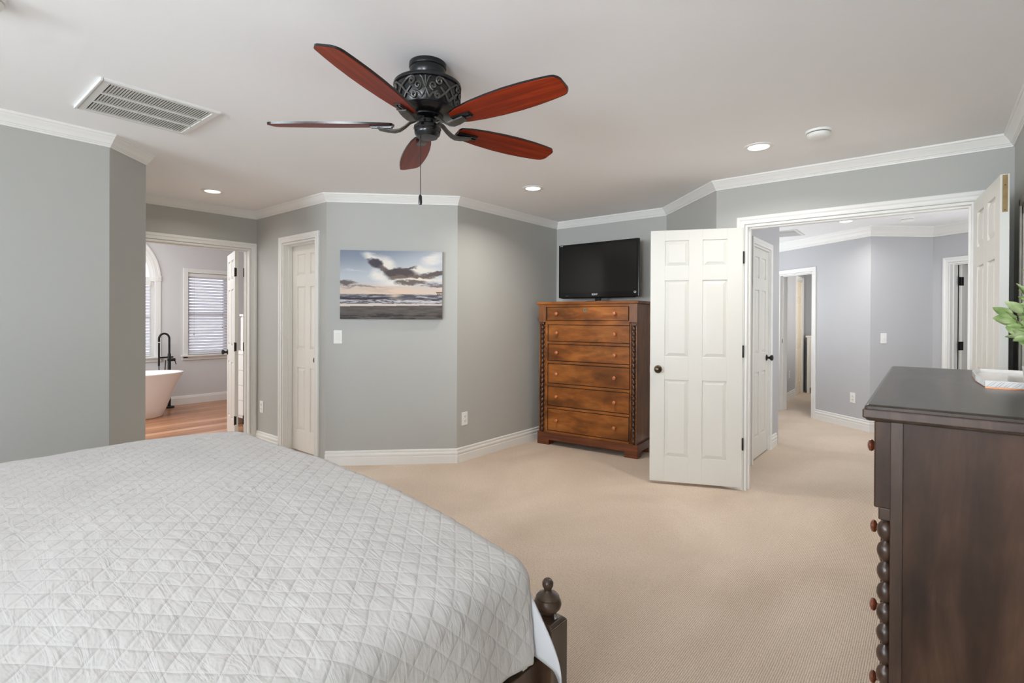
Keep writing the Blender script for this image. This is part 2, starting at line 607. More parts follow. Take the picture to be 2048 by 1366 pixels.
# ---- crown and baseboards of the bedroom
loop = [PB1, PB0, P1, P2, PV, P4, P5, P6, P7, P8, P9, P10, PB1, PB0]
crown_labels = {1: 'along the wall beside the bed', 2: 'on the angled wall end', 3: 'behind the angled wall end', 4: 'above the bathroom doorway', 5: 'above the recessed closet door',
                6: 'above the beach canvas', 7: 'over the wall with the outlet', 8: 'above the television', 9: 'on the short angled wall', 10: 'above the double doorway', 11: 'along the right wall'}
for i in range(1, 12):
    molding('trim_%d' % i, loop[i - 1], loop[i], loop[i + 1], loop[i + 2], CROWN, H, M['trim'], 'white crown moulding ' + crown_labels[i], 'crown moulding')


def baseboard(side, i, cut, where):
    molding('baseboard_' + side, loop[i - 1], loop[i], loop[i + 1], loop[i + 2], BASE, 0.0, M['trim'], 'white stepped baseboard ' + where, 'baseboard', cut)


def seg_len(i):
    return unit(loop[i], loop[i + 1])[1]


baseboard('left', 1, None, 'along the wall beside the bed')
baseboard('left_return', 2, None, 'on the angled wall end')
baseboard('closet', 5, (0.0, CO0 - 0.065), 'between bathroom doorway and closet door')
baseboard('canvas', 6, None, 'below the beach canvas')
baseboard('outlet', 7, None, 'below the outlet left of the chest')
baseboard('television', 8, None, 'behind the chest of drawers')
baseboard('jog', 9, None, 'on the short angled wall')
baseboard('right', 11, None, 'behind the dresser')


def casing(name, a, b, s0, s1, z1, label, w=0.062, t=0.018, sides=(1, 1), depth=0.12, jamb=True, mat=None):
    """door casing on the room side of wall a->b around the opening s0..s1, with the jamb lining of the opening."""
    d, L = unit(a, b)
    n = normal_in(a, b)
    mb = MB()

    def P(s_, z_, k_):
        return (a[0] + d.x * s_ + n.x * k_, a[1] + d.y * s_ + n.y * k_, z_)
    f = w / 0.062
    prof = [(0.004, 0.0), (0.004, 0.010), (0.007, 0.0125), (0.011, 0.0125), (0.014, 0.0105), (0.031, 0.0115), (0.034, 0.0145), (0.040, 0.0175), (0.057, 0.0175), (0.062, 0.0145), (0.062, 0.0)]
    prof = [(u * f, k) for u, k in prof]
    mb.loft([[P(s0 - u, 0, k) for u, k in prof], [P(s0 - u, z1 + u, k) for u, k in prof], [P(s1 + u, z1 + u, k) for u, k in prof], [P(s1 + u, 0, k) for u, k in prof]])
    # jamb lining with its stop, one closed profile swept round the opening (u into the opening, k depth)
    j = 0.016
    jp = [(0.0, 0.004), (j, 0.004), (j, -depth * 0.36), (j + 0.011, -depth * 0.36), (j + 0.011, -depth * 0.66), (j, -depth * 0.66), (j, -depth), (0.0, -depth)]
    mb.loft([[P(s0 + u, 0, k) for u, k in jp], [P(s0 + u, z1 - u, k) for u, k in jp], [P(s1 - u, z1 - u, k) for u, k in jp], [P(s1 - u, 0, k) for u, k in jp]])
    return struct(mb.build(name, mat or M['trim'], smooth=25), label, 'door casing')


casing('trim_12', PV, P4, BO0, BO1, 2.045, 'white casing around the bathroom doorway', depth=0.13)
casing('trim_13', P4, P5, CO0, CO1, 2.06, 'white casing around the recessed closet door', depth=0.13)
casing('trim_14', P9, P10, GO0, GO1, 2.064, 'white casing around the double doorway')
molding('baseboard_double_door', loop[9], loop[10], loop[11], loop[12], BASE, 0.0, M['trim'], 'white stepped baseboard between the short angled wall and the doorway', 'baseboard', (0.0, GO0 - 0.063))


# ------------------------------------------------------------------ doors
def door_slab(w, h, t):
    """six-panel slab: x 0..w, y 0..t, z 0..h"""
    st, mu = 0.163 * w, 0.15 * w
    k = h / 2.03
    rows = [(0.205 * k, 0.825 * k), (1.01 * k, 1.625 * k), (1.74 * k, 1.945 * k)]
    xc = [(st, (w - mu) / 2), ((w + mu) / 2, w - st)]
    mb = MB()
    g = 0.0115
    mb.box(0.01, w - 0.01, g, t - g, 0.01, h - 0.01)
    for x0, x1 in ((0, st), ((w - mu) / 2, (w + mu) / 2), (w - st, w)):
        mb.box(x0, x1, 0, t, 0, h)
    zs = [0] + [z for r in rows for z in r] + [h]
    for i in range(0, len(zs), 2):
        for x0, x1 in xc:
            mb.box(x0 - 0.001, x1 + 0.001, 0.0, t, zs[i], zs[i + 1])
    for x0, x1 in xc:
        for z0, z1 in rows:
            e, s = 0.004, 0.030
            for yb, yt in ((t - g, t - 0.001), (g, 0.001)):
                mb.hexa([(x0 + e, yb, z0 + e), (x1 - e, yb, z0 + e), (x1 - e, yb, z1 - e), (x0 + e, yb, z1 - e),
                         (x0 + s, yt, z0 + s), (x1 - s, yt, z0 + s), (x1 - s, yt, z1 - s), (x0 + s, yt, z1 - s)])
            # sloped sticking between frame and panel
    return mb


def knob_mesh(side=1):
    """round knob on a rosette, axis y, projecting to +y * side"""
    prof = [(0.030, 0.0), (0.031, 0.004), (0.028, 0.008), (0.014, 0.011), (0.011, 0.018), (0.011, 0.028), (0.018, 0.034), (0.026, 0.041),
            (0.029, 0.050), (0.027, 0.058), (0.019, 0.063), (0.0, 0.065)]
    return MB().lathe([(r, side * z) for r, z in prof], (0, 0, 0), 24, 'Y')


def make_door(name, label, hinge, ang, w, h, t, z0, knob_z, knob_sides, hinge_at, mat=None, knob_mat=None, hinge_sides=(0,)):
    o = thing(name, label, 'door', (hinge[0], hinge[1], z0), ang, kind='structure')
    door_slab(w, h, t).build('panel', mat or M['door'], o, bevel=0.0025, segs=2)
    for s in knob_sides:
        k = knob_mesh(1 if s > 0 else -1)
        kb = k.build('knob', knob_mat or M['bronze'], o, smooth=40)
        kb.location = (w - 0.062, t if s > 0 else 0.0, knob_z)
    for z in hinge_at:
        hb = MB()
        hb.lathe([(0.0, -0.048), (0.004, -0.048), (0.0065, -0.044), (0.0065, 0.044), (0.004, 0.048), (0.0, 0.048)], (-0.004, hinge_sides[0], z), 10)
        hb.box(-0.0035, -0.0005, min(hinge_sides[0], t / 2), max(hinge_sides[0], t / 2), z - 0.044, z + 0.044)
        hb.build('hinge', M['bronze'], o, smooth=40)
    return o


# left leaf of the double door, folded back towards the chest
lh, le = (-1.134, 4.226), (-1.768, 3.948)
la = math.atan2(le[1] - lh[1], le[0] - lh[0])
lw = math.hypot(le[0] - lh[0], le[1] - lh[1])
ny = Vector((-math.sin(la), math.cos(la)))
DT = 0.035
d1 = make_door('door_1', 'open six-panel door leaf standing beside the chest of drawers', (lh[0] - ny.x * DT, lh[1] - ny.y * DT), la, lw, 2.022, DT, 0.022,
               0.905, (1,), (0.34, 1.06, 1.79), knob_mat=M['antique'], hinge_sides=(DT,))
MB().box(lw - 0.0002, lw + 0.0012, 0.006, 0.029, 0.875, 0.935).build('latch_plate', M['vent'], d1)
# right leaf of the double door, almost edge-on
rh, re = (0.197, 4.230), (0.262, 3.515)
ra = math.atan2(re[1] - rh[1], re[0] - rh[0])
rw = math.hypot(re[0] - rh[0], re[1] - rh[1])
d2 = make_door('door_2', 'open door leaf seen edge-on behind the dresser with brass bolt plate', rh, ra, rw, 2.04, DT, 0.018, 0.90, (), (0.34, 1.06, 1.79), hinge_sides=(DT,))
fb = MB()
fb.box(rw, rw + 0.0022, 0.0075, 0.0275, 1.852, 2.035)
fbo = fb.build('bolt_plate', M['brass'], d2)
fbo['label'] = 'dull brass flush bolt plate'
MB().box(rw + 0.002, rw + 0.005, 0.0115, 0.0235, 1.90, 1.935).box(rw + 0.002, rw + 0.004, 0.011, 0.024, 1.893, 1.897).build('bolt_lever', M['brass'], fbo)
sc_ = MB()
for z in (1.862, 1.985):
    sc_.lathe([(0.0, 0.0), (0.0035, 0.0), (0.003, 0.0012), (0.0, 0.0015)], (rw + 0.0022, 0.0175, z), 10, 'X')
sc_.build('screw', M['antique'], fbo)

# bathroom door, swung into the bathroom
make_door('door_3', 'white bathroom door swung open beside the bathtub view', (-5.697, 2.400), math.radians(180 - 15.5), 0.63, 2.02, DT, 0.015, 0.915, (1, -1), (0.22, 1.00, 1.79), hinge_sides=(DT,))
bh = MB()
# jamb leaves of the bathroom hinges
for z in (0.235, 1.015, 1.805):
    bh.box(-5.686, -5.650, 2.4415, 2.4465, z - 0.046, z + 0.046)
bho = bh.build('hinge_leaf', M['bronze'])
for o_ in (bho,):
    o_.parent = bpy.data.objects['trim_12']
# recessed closet door on the wall left of the canvas
make_door('door_4', 'narrow white closet door recessed left of the beach canvas', (-4.985, 2.618), 0.0, 0.588, 2.02, DT, 0.015, 0.915, (-1,), (), mat=M['closet_door'], hinge_sides=(0.0,))


# ------------------------------------------------------------------ hall
HW = M['hall_wall']
HX = -1.275
K0, K1, K2, K3 = (-3.3, 9.63), (-0.56, 7.42), (0.012, 7.94), (1.40, 6.99)
# closet wall of the hall (faces +x): walk so that the hall is on the right-hand side
HC = (HX, 4.374), (HX, 6.00)
wall('wall_hall_closet', HC[0], HC[1], HW, 'pale hall wall with the closet door', [(0.71, 1.345, 0, 2.03)], t=0.12)
wall('wall_hall_turn', (-3.3, 6.0), (HX - 0.0, 6.0), HW, 'hall wall around the corner from the closet door')


W1L = unit(K0, K1)[1]


def w1s(x):
    return (x - K0[0]) / (K1[0] - K0[0]) * W1L


WO0, WO1 = w1s(-1.735), w1s(-1.245)
wall('wall_hall_doorway', K0, K1, HW, 'pale hall wall with an open doorway', [(WO0, WO1, 0, 1.985)], t=0.12)
wall('wall_hall_switch', K1, K2, HW, 'angled hall wall with a light switch')
W3L = unit(K2, K3)[1]
VO0, VO1 = 0.175, 0.175 + 0.76
wall('wall_hall_door', K2, K3, HW, 'hall wall around the far open door', [(VO0, VO1, 0, 2.0)])
wall('wall_hall_right', (1.40, 7.05), (1.40, 4.374), HW, 'right end of the hall')
wall('wall_hall_front', (1.40, 4.380), (0.30, 4.380), HW, 'hall side of the double doorway wall', t=0.004)
wall('wall_hall_end', (-3.3, 6.0), (-3.3, 9.63), HW, 'left end of the hall')

casing('trim_15', HC[0], HC[1], 0.71, 1.345, 2.03, 'white casing around the hall closet door')
casing('trim_16', K0, K1, WO0, WO1, 1.985, 'white casing around the open hall doorway', w=0.06)
casing('trim_17', K2, K3, VO0, VO1, 2.0, 'white casing around the far hall door')
hl = [(-3.3, 6.0), K0, K1, K2, K3, (1.40, 4.4)]
for j, (i, where) in enumerate(((1, 'on the hall wall with the doorway'), (2, 'on the angled hall wall'), (3, 'on the hall wall above the far door'))):
    molding('trim_%d' % (18 + j), hl[i - 1], hl[i], hl[i + 1], hl[i + 2], CROWN, H, M['trim'], 'white crown moulding ' + where, 'crown moulding', scale=1.55)
molding('baseboard_hall_doorway', hl[0], K0, K1, K2, BASE, 0, M['trim'], 'white baseboard right of the open hall doorway', 'baseboard', (WO1 + 0.06, W1L))
molding('baseboard_hall_doorway_left', hl[0], K0, K1, K2, BASE, 0, M['trim'], 'white baseboard left of the open hall doorway', 'baseboard', (0.0, WO0 - 0.06))
molding('baseboard_hall_switch', K0, K1, K2, K3, BASE, 0, M['trim'], 'white baseboard below the hall light switch', 'baseboard')
molding('baseboard_hall_door', K1, K2, K3, hl[5], BASE, 0, M['trim'], 'white baseboard left of the far hall door', 'baseboard', (0.0, VO0 - 0.063))
molding('baseboard_hall_closet', (0, 4.374), HC[0], HC[1], (-3.3, 6.0), BASE, 0, M['trim'], 'white baseboard at the corner beside the hall closet door', 'baseboard', (1.345 + 0.063, 1.626))

make_door('door_5', 'closed white closet door in the hall with dark knob', (HX - 0.02, 4.374 + 0.724), PI / 2, 0.607, 2.0, DT, 0.012, 0.935, (-1,), (0.30, 1.07, 1.78), hinge_sides=(0.0,))
# shift so the visible face (local -y = +x) sits just behind the casing
bpy.data.objects['door_5'].location = (HX - 0.012, 4.374 + 0.724, 0.012)
# far hall door, swung into the dark room
d3, _ = unit(K2, K3)
n3 = normal_in(K2, K3)
hp = Vector(K2) + d3 * (VO0 + 0.05) - n3 * 0.135
make_door('door_6', 'white six-panel door with black hinges swung into the dark far room', (hp.x, hp.y), math.radians(52), 0.70, 1.965, DT, 0.015, 0.93, (1,), (), mat=M['door'])
d6 = bpy.data.objects['door_6']
for z in (0.25, 1.02, 1.77):
    hbm = MB()
    hbm.box(-0.012, 0.022, -0.004, -0.001, z - 0.05, z + 0.05)
    hbm.box(-0.05, -0.016, -0.004, -0.001, z - 0.05, z + 0.05)
    hbm.lathe([(0.006, -0.05), (0.006, 0.05)], (-0.014, -0.004, z), 10)
    ho = hbm.build('hinge', M['black'], d6)

# rooms past the hall doorways
wall('wall_far_room_left', (-1.83, 8.62), (-1.83, 11.0), HW, 'pale wall of the room past the hall doorway', [(1.48, 2.02, 0, 2.03)])
wall('wall_far_room_back', (-1.83, 11.0), (-0.9, 11.0), HW, 'back wall of the room past the hall doorway')
wall('wall_far_room_right', (-0.95, 11.0), (-0.95, 7.92), HW, 'right wall of the room past the hall doorway')
casing('trim_21', (-1.83, 8.62), (-1.83, 11.0), 1.48, 2.02, 2.03, 'white casing around the door coloured as warm-lit in the far room')
make_door('door_7', 'door with warm light put into its cream colour, seen past the open hall doorway', (-1.85, 10.112), PI / 2, 0.515, 2.0, DT, 0.012, 0.93, (), (0.25, 1.0, 1.8), mat=M['warm_lit_door'], hinge_sides=(0.0,))
bpy.data.objects['door_7'].location = (-1.842, 10.114, 0.012)
molding('baseboard_far_room', None, (-1.83, 8.62), (-1.83, 11.0), None, BASE, 0, M['trim'], 'white baseboard in the room past the hall doorway', 'baseboard', (0.0, 1.41))
wall('wall_dark_room_back', (-0.80, 9.6), (1.40, 9.6), HW, 'back wall of the dark far room')
wall('wall_dark_room_right', (1.40, 9.6), (1.40, 7.05), HW, 'right wall of the dark far room')
wall('wall_dark_room_left', (-0.80, 7.7), (-0.80, 9.6), HW, 'left wall of the dark far room', t=0.03)

# ------------------------------------------------------------------ bathroom shell
BX = -8.80
WY0, WY1, WZ0, WZ1 = 2.965, 3.545, 0.745, 2.005
AY, AR, AZ = 1.861, 0.675, 1.89
# the far wall is walked with growing y, bathroom on the right-hand side (+x)
wall('wall_bathroom_far', (BX, -1.0), (BX, 4.7), M['bath_wall'], 'pale bathroom wall with two windows',
     [(AY - AR + 1.0, AY + AR + 1.0, WZ0, AZ + AR), (WY0 + 1.0, WY1 + 1.0, WZ0, WZ1)], z1=2.75)
sp = MB()
for sgn in (-1, 1):
    poly = [(AY + sgn * AR, AZ + AR)]
    for k in range(0, 13):
        a = PI / 2 * (1 - k / 12.0)
        poly.append((AY + sgn * AR * math.cos(a), AZ + AR * math.sin(a)))
    sp.loft([[(BX, y, z) for y, z in poly], [(BX - 0.12, y, z) for y, z in poly]])
spo = sp.build('wall_bathroom_arch', M['bath_wall'])
struct(spo, 'pale wall filling above the arched bathroom window', 'wall')
wall('wall_bathroom_end', (BX, 4.7), (-5.69, 4.7), M['bath_wall'], 'right end wall of the bathroom', z1=2.75)
wall('wall_bathroom_start', (-5.69, -1.0), (BX, -1.0), M['bath_wall'], 'left end wall of the bathroom', z1=2.75)
wall('wall_bathroom_inner', (-5.69, 1.147), (-5.69, -1.0), M['bath_wall'], 'inner bathroom wall', t=0.1, z1=2.75)
wall('wall_bathroom_header', (-5.69, 4.7), (-5.69, 2.53), M['bath_wall'], 'inner bathroom wall beside the door', t=0.1, z1=2.75)
wall('wall_bathroom_partition', (-7.05, 3.32), (-5.69, 3.32), M['bath_wall'], 'bathroom wall behind the vanity', z1=2.75)
struct(MB().box(-5.69, -5.60, 1.1, 2.53, H, 2.75).build('wall_bathroom_above', M['bath_wall']), 'wall above the bathroom doorway', 'wall')
BB = [(0, 0), (0.016, 0), (0.016, 0.10), (0.012, 0.105), (0.012, 0.118), (0.006, 0.13), (0, 0.13)]
molding('baseboard_bathroom', None, (BX, -1.0), (BX, 4.7), None, BB, 0, M['trim'], 'white baseboard along the bathroom window wall', 'baseboard')


def yz_ring(mb, y0, y1, z0, z1, w, x0, x1):
    mb.box(x0, x1, y0 - w, y0, z0, z1)
    mb.box(x0, x1, y1, y1 + w, z0, z1)


# rectangular bathroom window
w1 = thing('window_1', 'rectangular bathroom window behind the white blind', 'window', (BX, 0, 0), kind='structure')
mb = MB()
yz_ring(mb, WY0, WY1, WZ0 - 0.045, WZ1 + 0.065, 0.062, 0.0, 0.018)
mb.box(0, 0.018, WY0, WY1, WZ1, WZ1 + 0.065)
mb.build('window_casing', M['trim'], w1, bevel=0.003)
MB().box(0, 0.055, WY0 - 0.095, WY1 + 0.095, WZ0 - 0.022, WZ0).box(0, 0.018, WY0 - 0.08, WY1 + 0.08, WZ0 - 0.075, WZ0 - 0.022).build('window_sill', M['trim'], w1, bevel=0.003)
mb = MB()
yz_ring(mb, WY0 + 0.04, WY1 - 0.04, WZ0, WZ1, 0.04, -0.10, -0.06)
for z in (WZ0, (WZ0 + WZ1) / 2 - 0.02, WZ1 - 0.04):
    mb.box(-0.10, -0.06, WY0 + 0.04, WY1 - 0.04, z, z + 0.04)
mb.build('sash', M['trim'], w1)
MB().box(-0.082, -0.078, WY0 + 0.03, WY1 - 0.03, WZ0 + 0.02, WZ1 - 0.02).build('pane', M['glass'], w1)

# arched bathroom window
w2 = thing('window_2', 'arched bathroom window above the bathtub', 'window', (BX, 0, 0), kind='structure')
mb = MB()


def arch_band(mb, r0, r1, x0, x1, n=28):
    rings = []
    for k in range(n + 1):
        a = PI * k / n
        c, s = math.cos(a), math.sin(a)
        rings.append([(x0, AY + r0 * c, AZ + r0 * s), (x1, AY + r0 * c, AZ + r0 * s), (x1, AY + r1 * c, AZ + r1 * s), (x0, AY + r1 * c, AZ + r1 * s)])
    mb.loft(rings)


arch_band(mb, AR, AR + 0.07, 0, 0.018)
arch_band(mb, AR + 0.045, AR + 0.07, 0.018, 0.024)
yz_ring(mb, AY - AR, AY + AR, WZ0 - 0.0, AZ, 0.07, 0, 0.018)
for s in (-1, 1):
    y = AY + s * (AR + 0.035)
    mb.box(0, 0.026, y - 0.042, y + 0.042, AZ - 0.042, AZ + 0.042)
    mb.lathe([(0.0, 0.026), (0.028, 0.026), (0.026, 0.031), (0.015, 0.029), (0.009, 0.034), (0.0, 0.034)], (0, y, AZ), 16, 'X')
mb.build('window_casing', M['trim'], w2, bevel=0.002)
MB().box(0, 0.055, AY - AR - 0.095, AY + AR + 0.095, WZ0 - 0.022, WZ0).box(0, 0.018, AY - AR - 0.08, AY + AR + 0.08, WZ0 - 0.075, WZ0 - 0.022).build('window_sill', M['trim'], w2, bevel=0.003)
mb = MB()
arch_band(mb, AR - 0.05, AR, -0.10, -0.06)
arch_band(mb, 0.26, 0.29, -0.09, -0.07)
for k in range(1, 6):
    a = PI * k / 6
    c, s = math.cos(a), math.sin(a)
    mb.tube([(-0.08, AY + 0.28 * c, AZ + 0.28 * s), (-0.08, AY + 0.64 * c, AZ + 0.64 * s)], 0.010, 6)
mb.box(-0.105, -0.04, AY - AR + 0.002, AY + AR - 0.002, AZ - 0.045, AZ + 0.02)
yz_ring(mb, AY - AR + 0.045, AY + AR - 0.045, WZ0, AZ - 0.045, 0.045, -0.10, -0.06)
for z in (WZ0, (WZ0 + AZ) / 2 - 0.02):
    mb.box(-0.10, -0.06, AY - AR + 0.045, AY + AR - 0.045, z, z + 0.04)
mb.build('sash', M['trim'], w2)
mb = MB()
mb.box(-0.082, -0.078, AY - AR + 0.03, AY + AR - 0.03, WZ0 + 0.02, AZ)
poly = [(AY + (AR - 0.02) * math.cos(PI * k / 24), AZ + (AR - 0.02) * math.sin(PI * k / 24)) for k in range(25)]
mb.loft([[(-0.082, y, z) for y, z in poly], [(-0.078, y, z) for y, z in poly]])
mb.build('pane', M['glass'], w2)


def blind(label, y0, y1, z0, z1, x):
    b = thing('window_blind', label, 'blind', (x, 0, 0))
    MB().box(-0.028, 0.022, y0, y1, z1 - 0.055, z1).build('headrail', M['trim'], b, bevel=0.004)
    mb = MB()
    n = int((z1 - z0 - 0.08) / 0.0455) + 1
    tilt = math.radians(52)
    for k in range(n):
        zc = z0 + 0.05 + k * 0.0455
        c, s = math.cos(tilt) * 0.024, math.sin(tilt) * 0.024
        th = 0.0016
        mb.hexa([(-c, y0 + 0.006, zc + s), (-c, y1 - 0.006, zc + s), (c, y1 - 0.006, zc - s), (c, y0 + 0.006, zc - s),
                 (-c + th, y0 + 0.006, zc + s + th), (-c + th, y1 - 0.006, zc + s + th), (c + th, y1 - 0.006, zc - s + th), (c + th, y0 + 0.006, zc - s + th)])
    mb.build('slats', M['slat'], b)
    MB().box(-0.022, 0.022, y0 + 0.004, y1 - 0.004, z0 + 0.004, z0 + 0.022).build('bottom_rail', M['trim'], b, bevel=0.003)
    for f in (0.16, 0.84):
        y = y0 + f * (y1 - y0)
        MB().tube([(0.027, y, z0 + 0.02), (0.027, y, z1 - 0.05)], 0.0012, 5).build('ladder_cord', M['trim'], b)
    for f, zt in ((0.14, 0.30), (0.86, 0.40)):
        y = y0 + f * (y1 - y0)
        MB().tube([(0.032, y, z1 - 0.05), (0.032, y, z0 + zt + 0.03)], 0.001, 5).lathe([(0.0, zt), (0.006, zt + 0.002), (0.005, zt + 0.02), (0.002, zt + 0.03)], (0.032, y, z0), 8).build('pull_cord', M['brass'], b)
    return b


blind('white slatted blind in the rectangular bathroom window', WY0 + 0.004, WY1 - 0.004, WZ0 + 0.004, WZ1 - 0.004, BX - 0.025)
blind('white slatted blind below the window arch by the bathtub', AY - AR + 0.05, AY + AR - 0.05, WZ0 + 0.004, AZ - 0.05, BX - 0.025)

# bathtub
tb = thing('bathtub', 'white freestanding bathtub on the bathroom plank floor', 'bathtub', (-8.07, 1.76, 0), 0)
mb = MB()


def ell(a, b, z, n=48, p=2.4):
    r = []
    for k in range(n):
        t = 2 * PI * k / n
        c, s = math.cos(t), math.sin(t)
        r.append((b * math.copysign(abs(s) ** (2 / p), s), a * math.copysign(abs(c) ** (2 / p), c), z))
    return r


prof = [(0.640, 0.27, 0.0), (0.655, 0.282, 0.012), (0.70, 0.305, 0.13), (0.76, 0.335, 0.29), (0.825, 0.365, 0.45), (0.885, 0.392, 0.565), (0.893, 0.396, 0.575),
        (0.892, 0.394, 0.583), (0.882, 0.384, 0.584), (0.868, 0.372, 0.575), (0.80, 0.335, 0.42), (0.72, 0.30, 0.22), (0.62, 0.25, 0.11), (0.40, 0.15, 0.09)]
mb.loft([ell(a, b, z) for a, b, z in prof])
mb.build('tub_shell', M['tub'], tb, smooth=50)

# floor-mounted tub filler
tf = thing('tub_filler', 'black floor-mounted tub faucet with gooseneck spout behind the bathtub', 'faucet', (-8.62, 2.665, 0))
MB().lathe([(0.0, 0), (0.065, 0), (0.065, 0.02), (0.06, 0.026), (0.03, 0.03), (0.0, 0.03)], segs=24).build('base_plate', M['black'], tf, smooth=40)
MB().lathe([(0.0, 0.03), (0.021, 0.03), (0.021, 0.78), (0.016, 0.80), (0.0, 0.80)], segs=16).build('riser', M['black'], tf, smooth=40)
pts = [(0, 0, 0.79), (0, 0, 0.93)] + [(0, -0.065 + 0.065 * math.cos(a), 1.01 + 0.075 * math.sin(a)) for a in [PI * k / 12 for k in range(0, 13)]] + [(0, -0.13, 0.965)]
MB().tube(pts, 0.0145, 12).build('spout', M['black'], tf, smooth=60)
MB().tube([(0, -0.13, 0.74), (0, 0.05, 0.74)], 0.011, 10).tube([(0, -0.02, 0.70), (0, 0.075, 0.70)], 0.022, 12).build('mixer_body', M['black'], tf, smooth=50)
MB().tube([(0, 0.066, 0.70), (0, 0.088, 0.63)], 0.006, 8).build('lever_handle', M['black'], tf, smooth=50)
MB().tube([(0, -0.13, 0.62), (0, -0.13, 0.955)], 0.013, 12).build('hand_shower', M['black'], tf, smooth=50)
MB().tube([(0, -0.13, 0.63), (0.01, -0.128, 0.40), (0.02, -0.10, 0.26), (0.01, -0.07, 0.36), (0.0, -0.045, 0.70)], 0.007, 8).build('shower_hose', M['black'], tf, smooth=60)

# vanity and tower seen around the bathroom door
va = thing('bathroom_vanity', 'white bathroom vanity with black knobs behind the open bathroom door', 'vanity', (0, 0, 0))
MB().box(-6.745, -5.85, 2.775, 3.30, 0.10, 0.88).box(-6.745, -6.70, 2.775, 3.30, 0.0, 0.10).box(-5.90, -5.85, 2.775, 3.30, 0.0, 0.10).build('carcass', M['trim'], va, bevel=0.003)
MB().box(-6.765, -5.83, 2.755, 3.315, 0.88, 0.915).build('countertop', M['tub'], va, bevel=0.004)
for k in range(4):
    z = 0.14 + k * 0.183
    dr = MB().box(-6.73, -6.33, 2.757, 2.775, z, z + 0.17).build('drawer', M['trim'], va, bevel=0.003)
    MB().lathe([(0.006, 0.0), (0.006, -0.012), (0.014, -0.02), (0.012, -0.028), (0.0, -0.03)], (-6.66, 2.757, z + 0.085), 12, 'Y').build('knob', M['black'], dr, smooth=40)
for x in (-6.315, -6.09):
    MB().box(x, x + 0.21, 2.757, 2.775, 0.14, 0.87).build('cabinet_door', M['trim'], va, bevel=0.003)
vt = thing('countertop_tower', 'white tower cabinet standing on the bathroom vanity', 'cabinet', (0, 0, 0))
MB().box(-6.56, -6.10, 2.80, 3.28, 0.915, 1.34).build('carcass', M['trim'], vt, bevel=0.003)
MB().box(-6.55, -6.11, 2.785, 2.80, 0.93, 1.325).build('cabinet_door', M['trim'], vt, bevel=0.003)
MB().box(-6.58, -6.08, 2.78, 3.29, 1.34, 1.365).build('cornice', M['trim'], vt, bevel=0.004)

# ------------------------------------------------------------------ bedroom windows behind the viewer
w3 = thing('window_3', 'wide bedroom window behind the viewer', 'window', (0, -5.00, 0), kind='structure')
MB().box(-3.481, -3.421, -0.1, 0.02, 0.74, 2.36).box(-1.221, -1.161, -0.1, 0.02, 0.74, 2.36).box(-3.421, -1.221, -0.1, 0.02, 2.30, 2.36).box(-3.481, -1.161, -0.1, 0.04, 0.70, 0.80).box(-2.351, -2.291, -0.1, 0.0, 0.8, 2.3).build('window_frame', M['trim'], w3)
MB().box(-3.421, -1.221, -0.07, -0.066, 0.8, 2.3).build('pane', M['glass'], w3)
w4 = thing('window_4', 'bedroom side window behind the viewer', 'window', (0.379, 0, 0), kind='structure')
MB().box(-0.02, 0.1, -2.26, -2.2, 0.74, 2.26).box(-0.02, 0.1, -0.76, -0.70, 0.74, 2.26).box(-0.02, 0.1, -2.26, -0.70, 2.2, 2.26).box(-0.04, 0.1, -2.26, -0.70, 0.74, 0.80).build('window_frame', M['trim'], w4)
MB().box(0.066, 0.07, -2.2, -0.76, 0.8, 2.2).build('pane', M['glass'], w4)


# ------------------------------------------------------------------ ceiling things
def downlight(x, y, label, power=9, r=0.088):
    o = thing('recessed_light', label, 'ceiling light', (x, y, H), group='recessed ceiling lights')
    MB().lathe([(0.062, -0.0005), (r, -0.0005), (r, -0.004), (r - 0.006, -0.0065), (0.066, -0.0075), (0.062, -0.004)], segs=40).build('trim_ring', M['plastic'], o, smooth=40)
    MB().lathe([(0.0, -0.002), (0.062, -0.002), (0.060, -0.0055), (0.0, -0.0055)], segs=40).build('lens', M['lens'], o, smooth=40)
    area_light('lamp', (0, 0, -0.012), (0, 0, -1), 0.10, 0.10, power, (1.0, 0.95, 0.89), 'DISK', math.radians(150), parent=o)
    return o


downlight(-4.916, 1.849, 'lit recessed ceiling light before the bathroom doorway', 2.6)
downlight(-2.632, 3.505, 'lit recessed ceiling light nearest the television and chest', 10.5)
downlight(-0.865, 3.555, 'lit recessed ceiling light before the double doorway', 6.5)
downlight(-0.748, 6.839, 'lit recessed ceiling light in the hall past the doorway', 7, 0.085)


def detector(x, y, label, r=0.068):
    o = thing('smoke_detector', label, 'smoke detector', (x, y, H), group='smoke detectors on the ceiling')
    MB().lathe([(0.0, 0.0), (r, 0.0), (r, -0.010), (r - 0.003, -0.013), (0.0, -0.013)], segs=36).build('base', M['plastic'], o, smooth=40)
    MB().lathe([(0.0, -0.013), (r - 0.012, -0.013), (r - 0.012, -0.017), (0.0, -0.017)], segs=36).build('vent_gap', M['slot'], o, smooth=40)
    MB().lathe([(0.0, -0.017), (r - 0.007, -0.017), (r - 0.008, -0.026), (r - 0.016, -0.036), (r - 0.034, -0.042), (0.0, -0.043)], segs=36).build('cover', M['plastic'], o, smooth=40)
    return o


detector(-0.52, 3.48, 'white smoke detector on the bedroom ceiling near the double doorway')
detector(-0.208, 7.07, 'white smoke detector on the hall ceiling', 0.066)
detector(-2.55, 0.216, 'white smoke detector cut off by the upper corner of the picture')

# bedroom return-air vent
cv = thing('ceiling_vent', 'large square white louvred return vent on the bedroom ceiling', 'vent', (-3.247, 0.910, H))
hx, hy = 0.262, 0.255


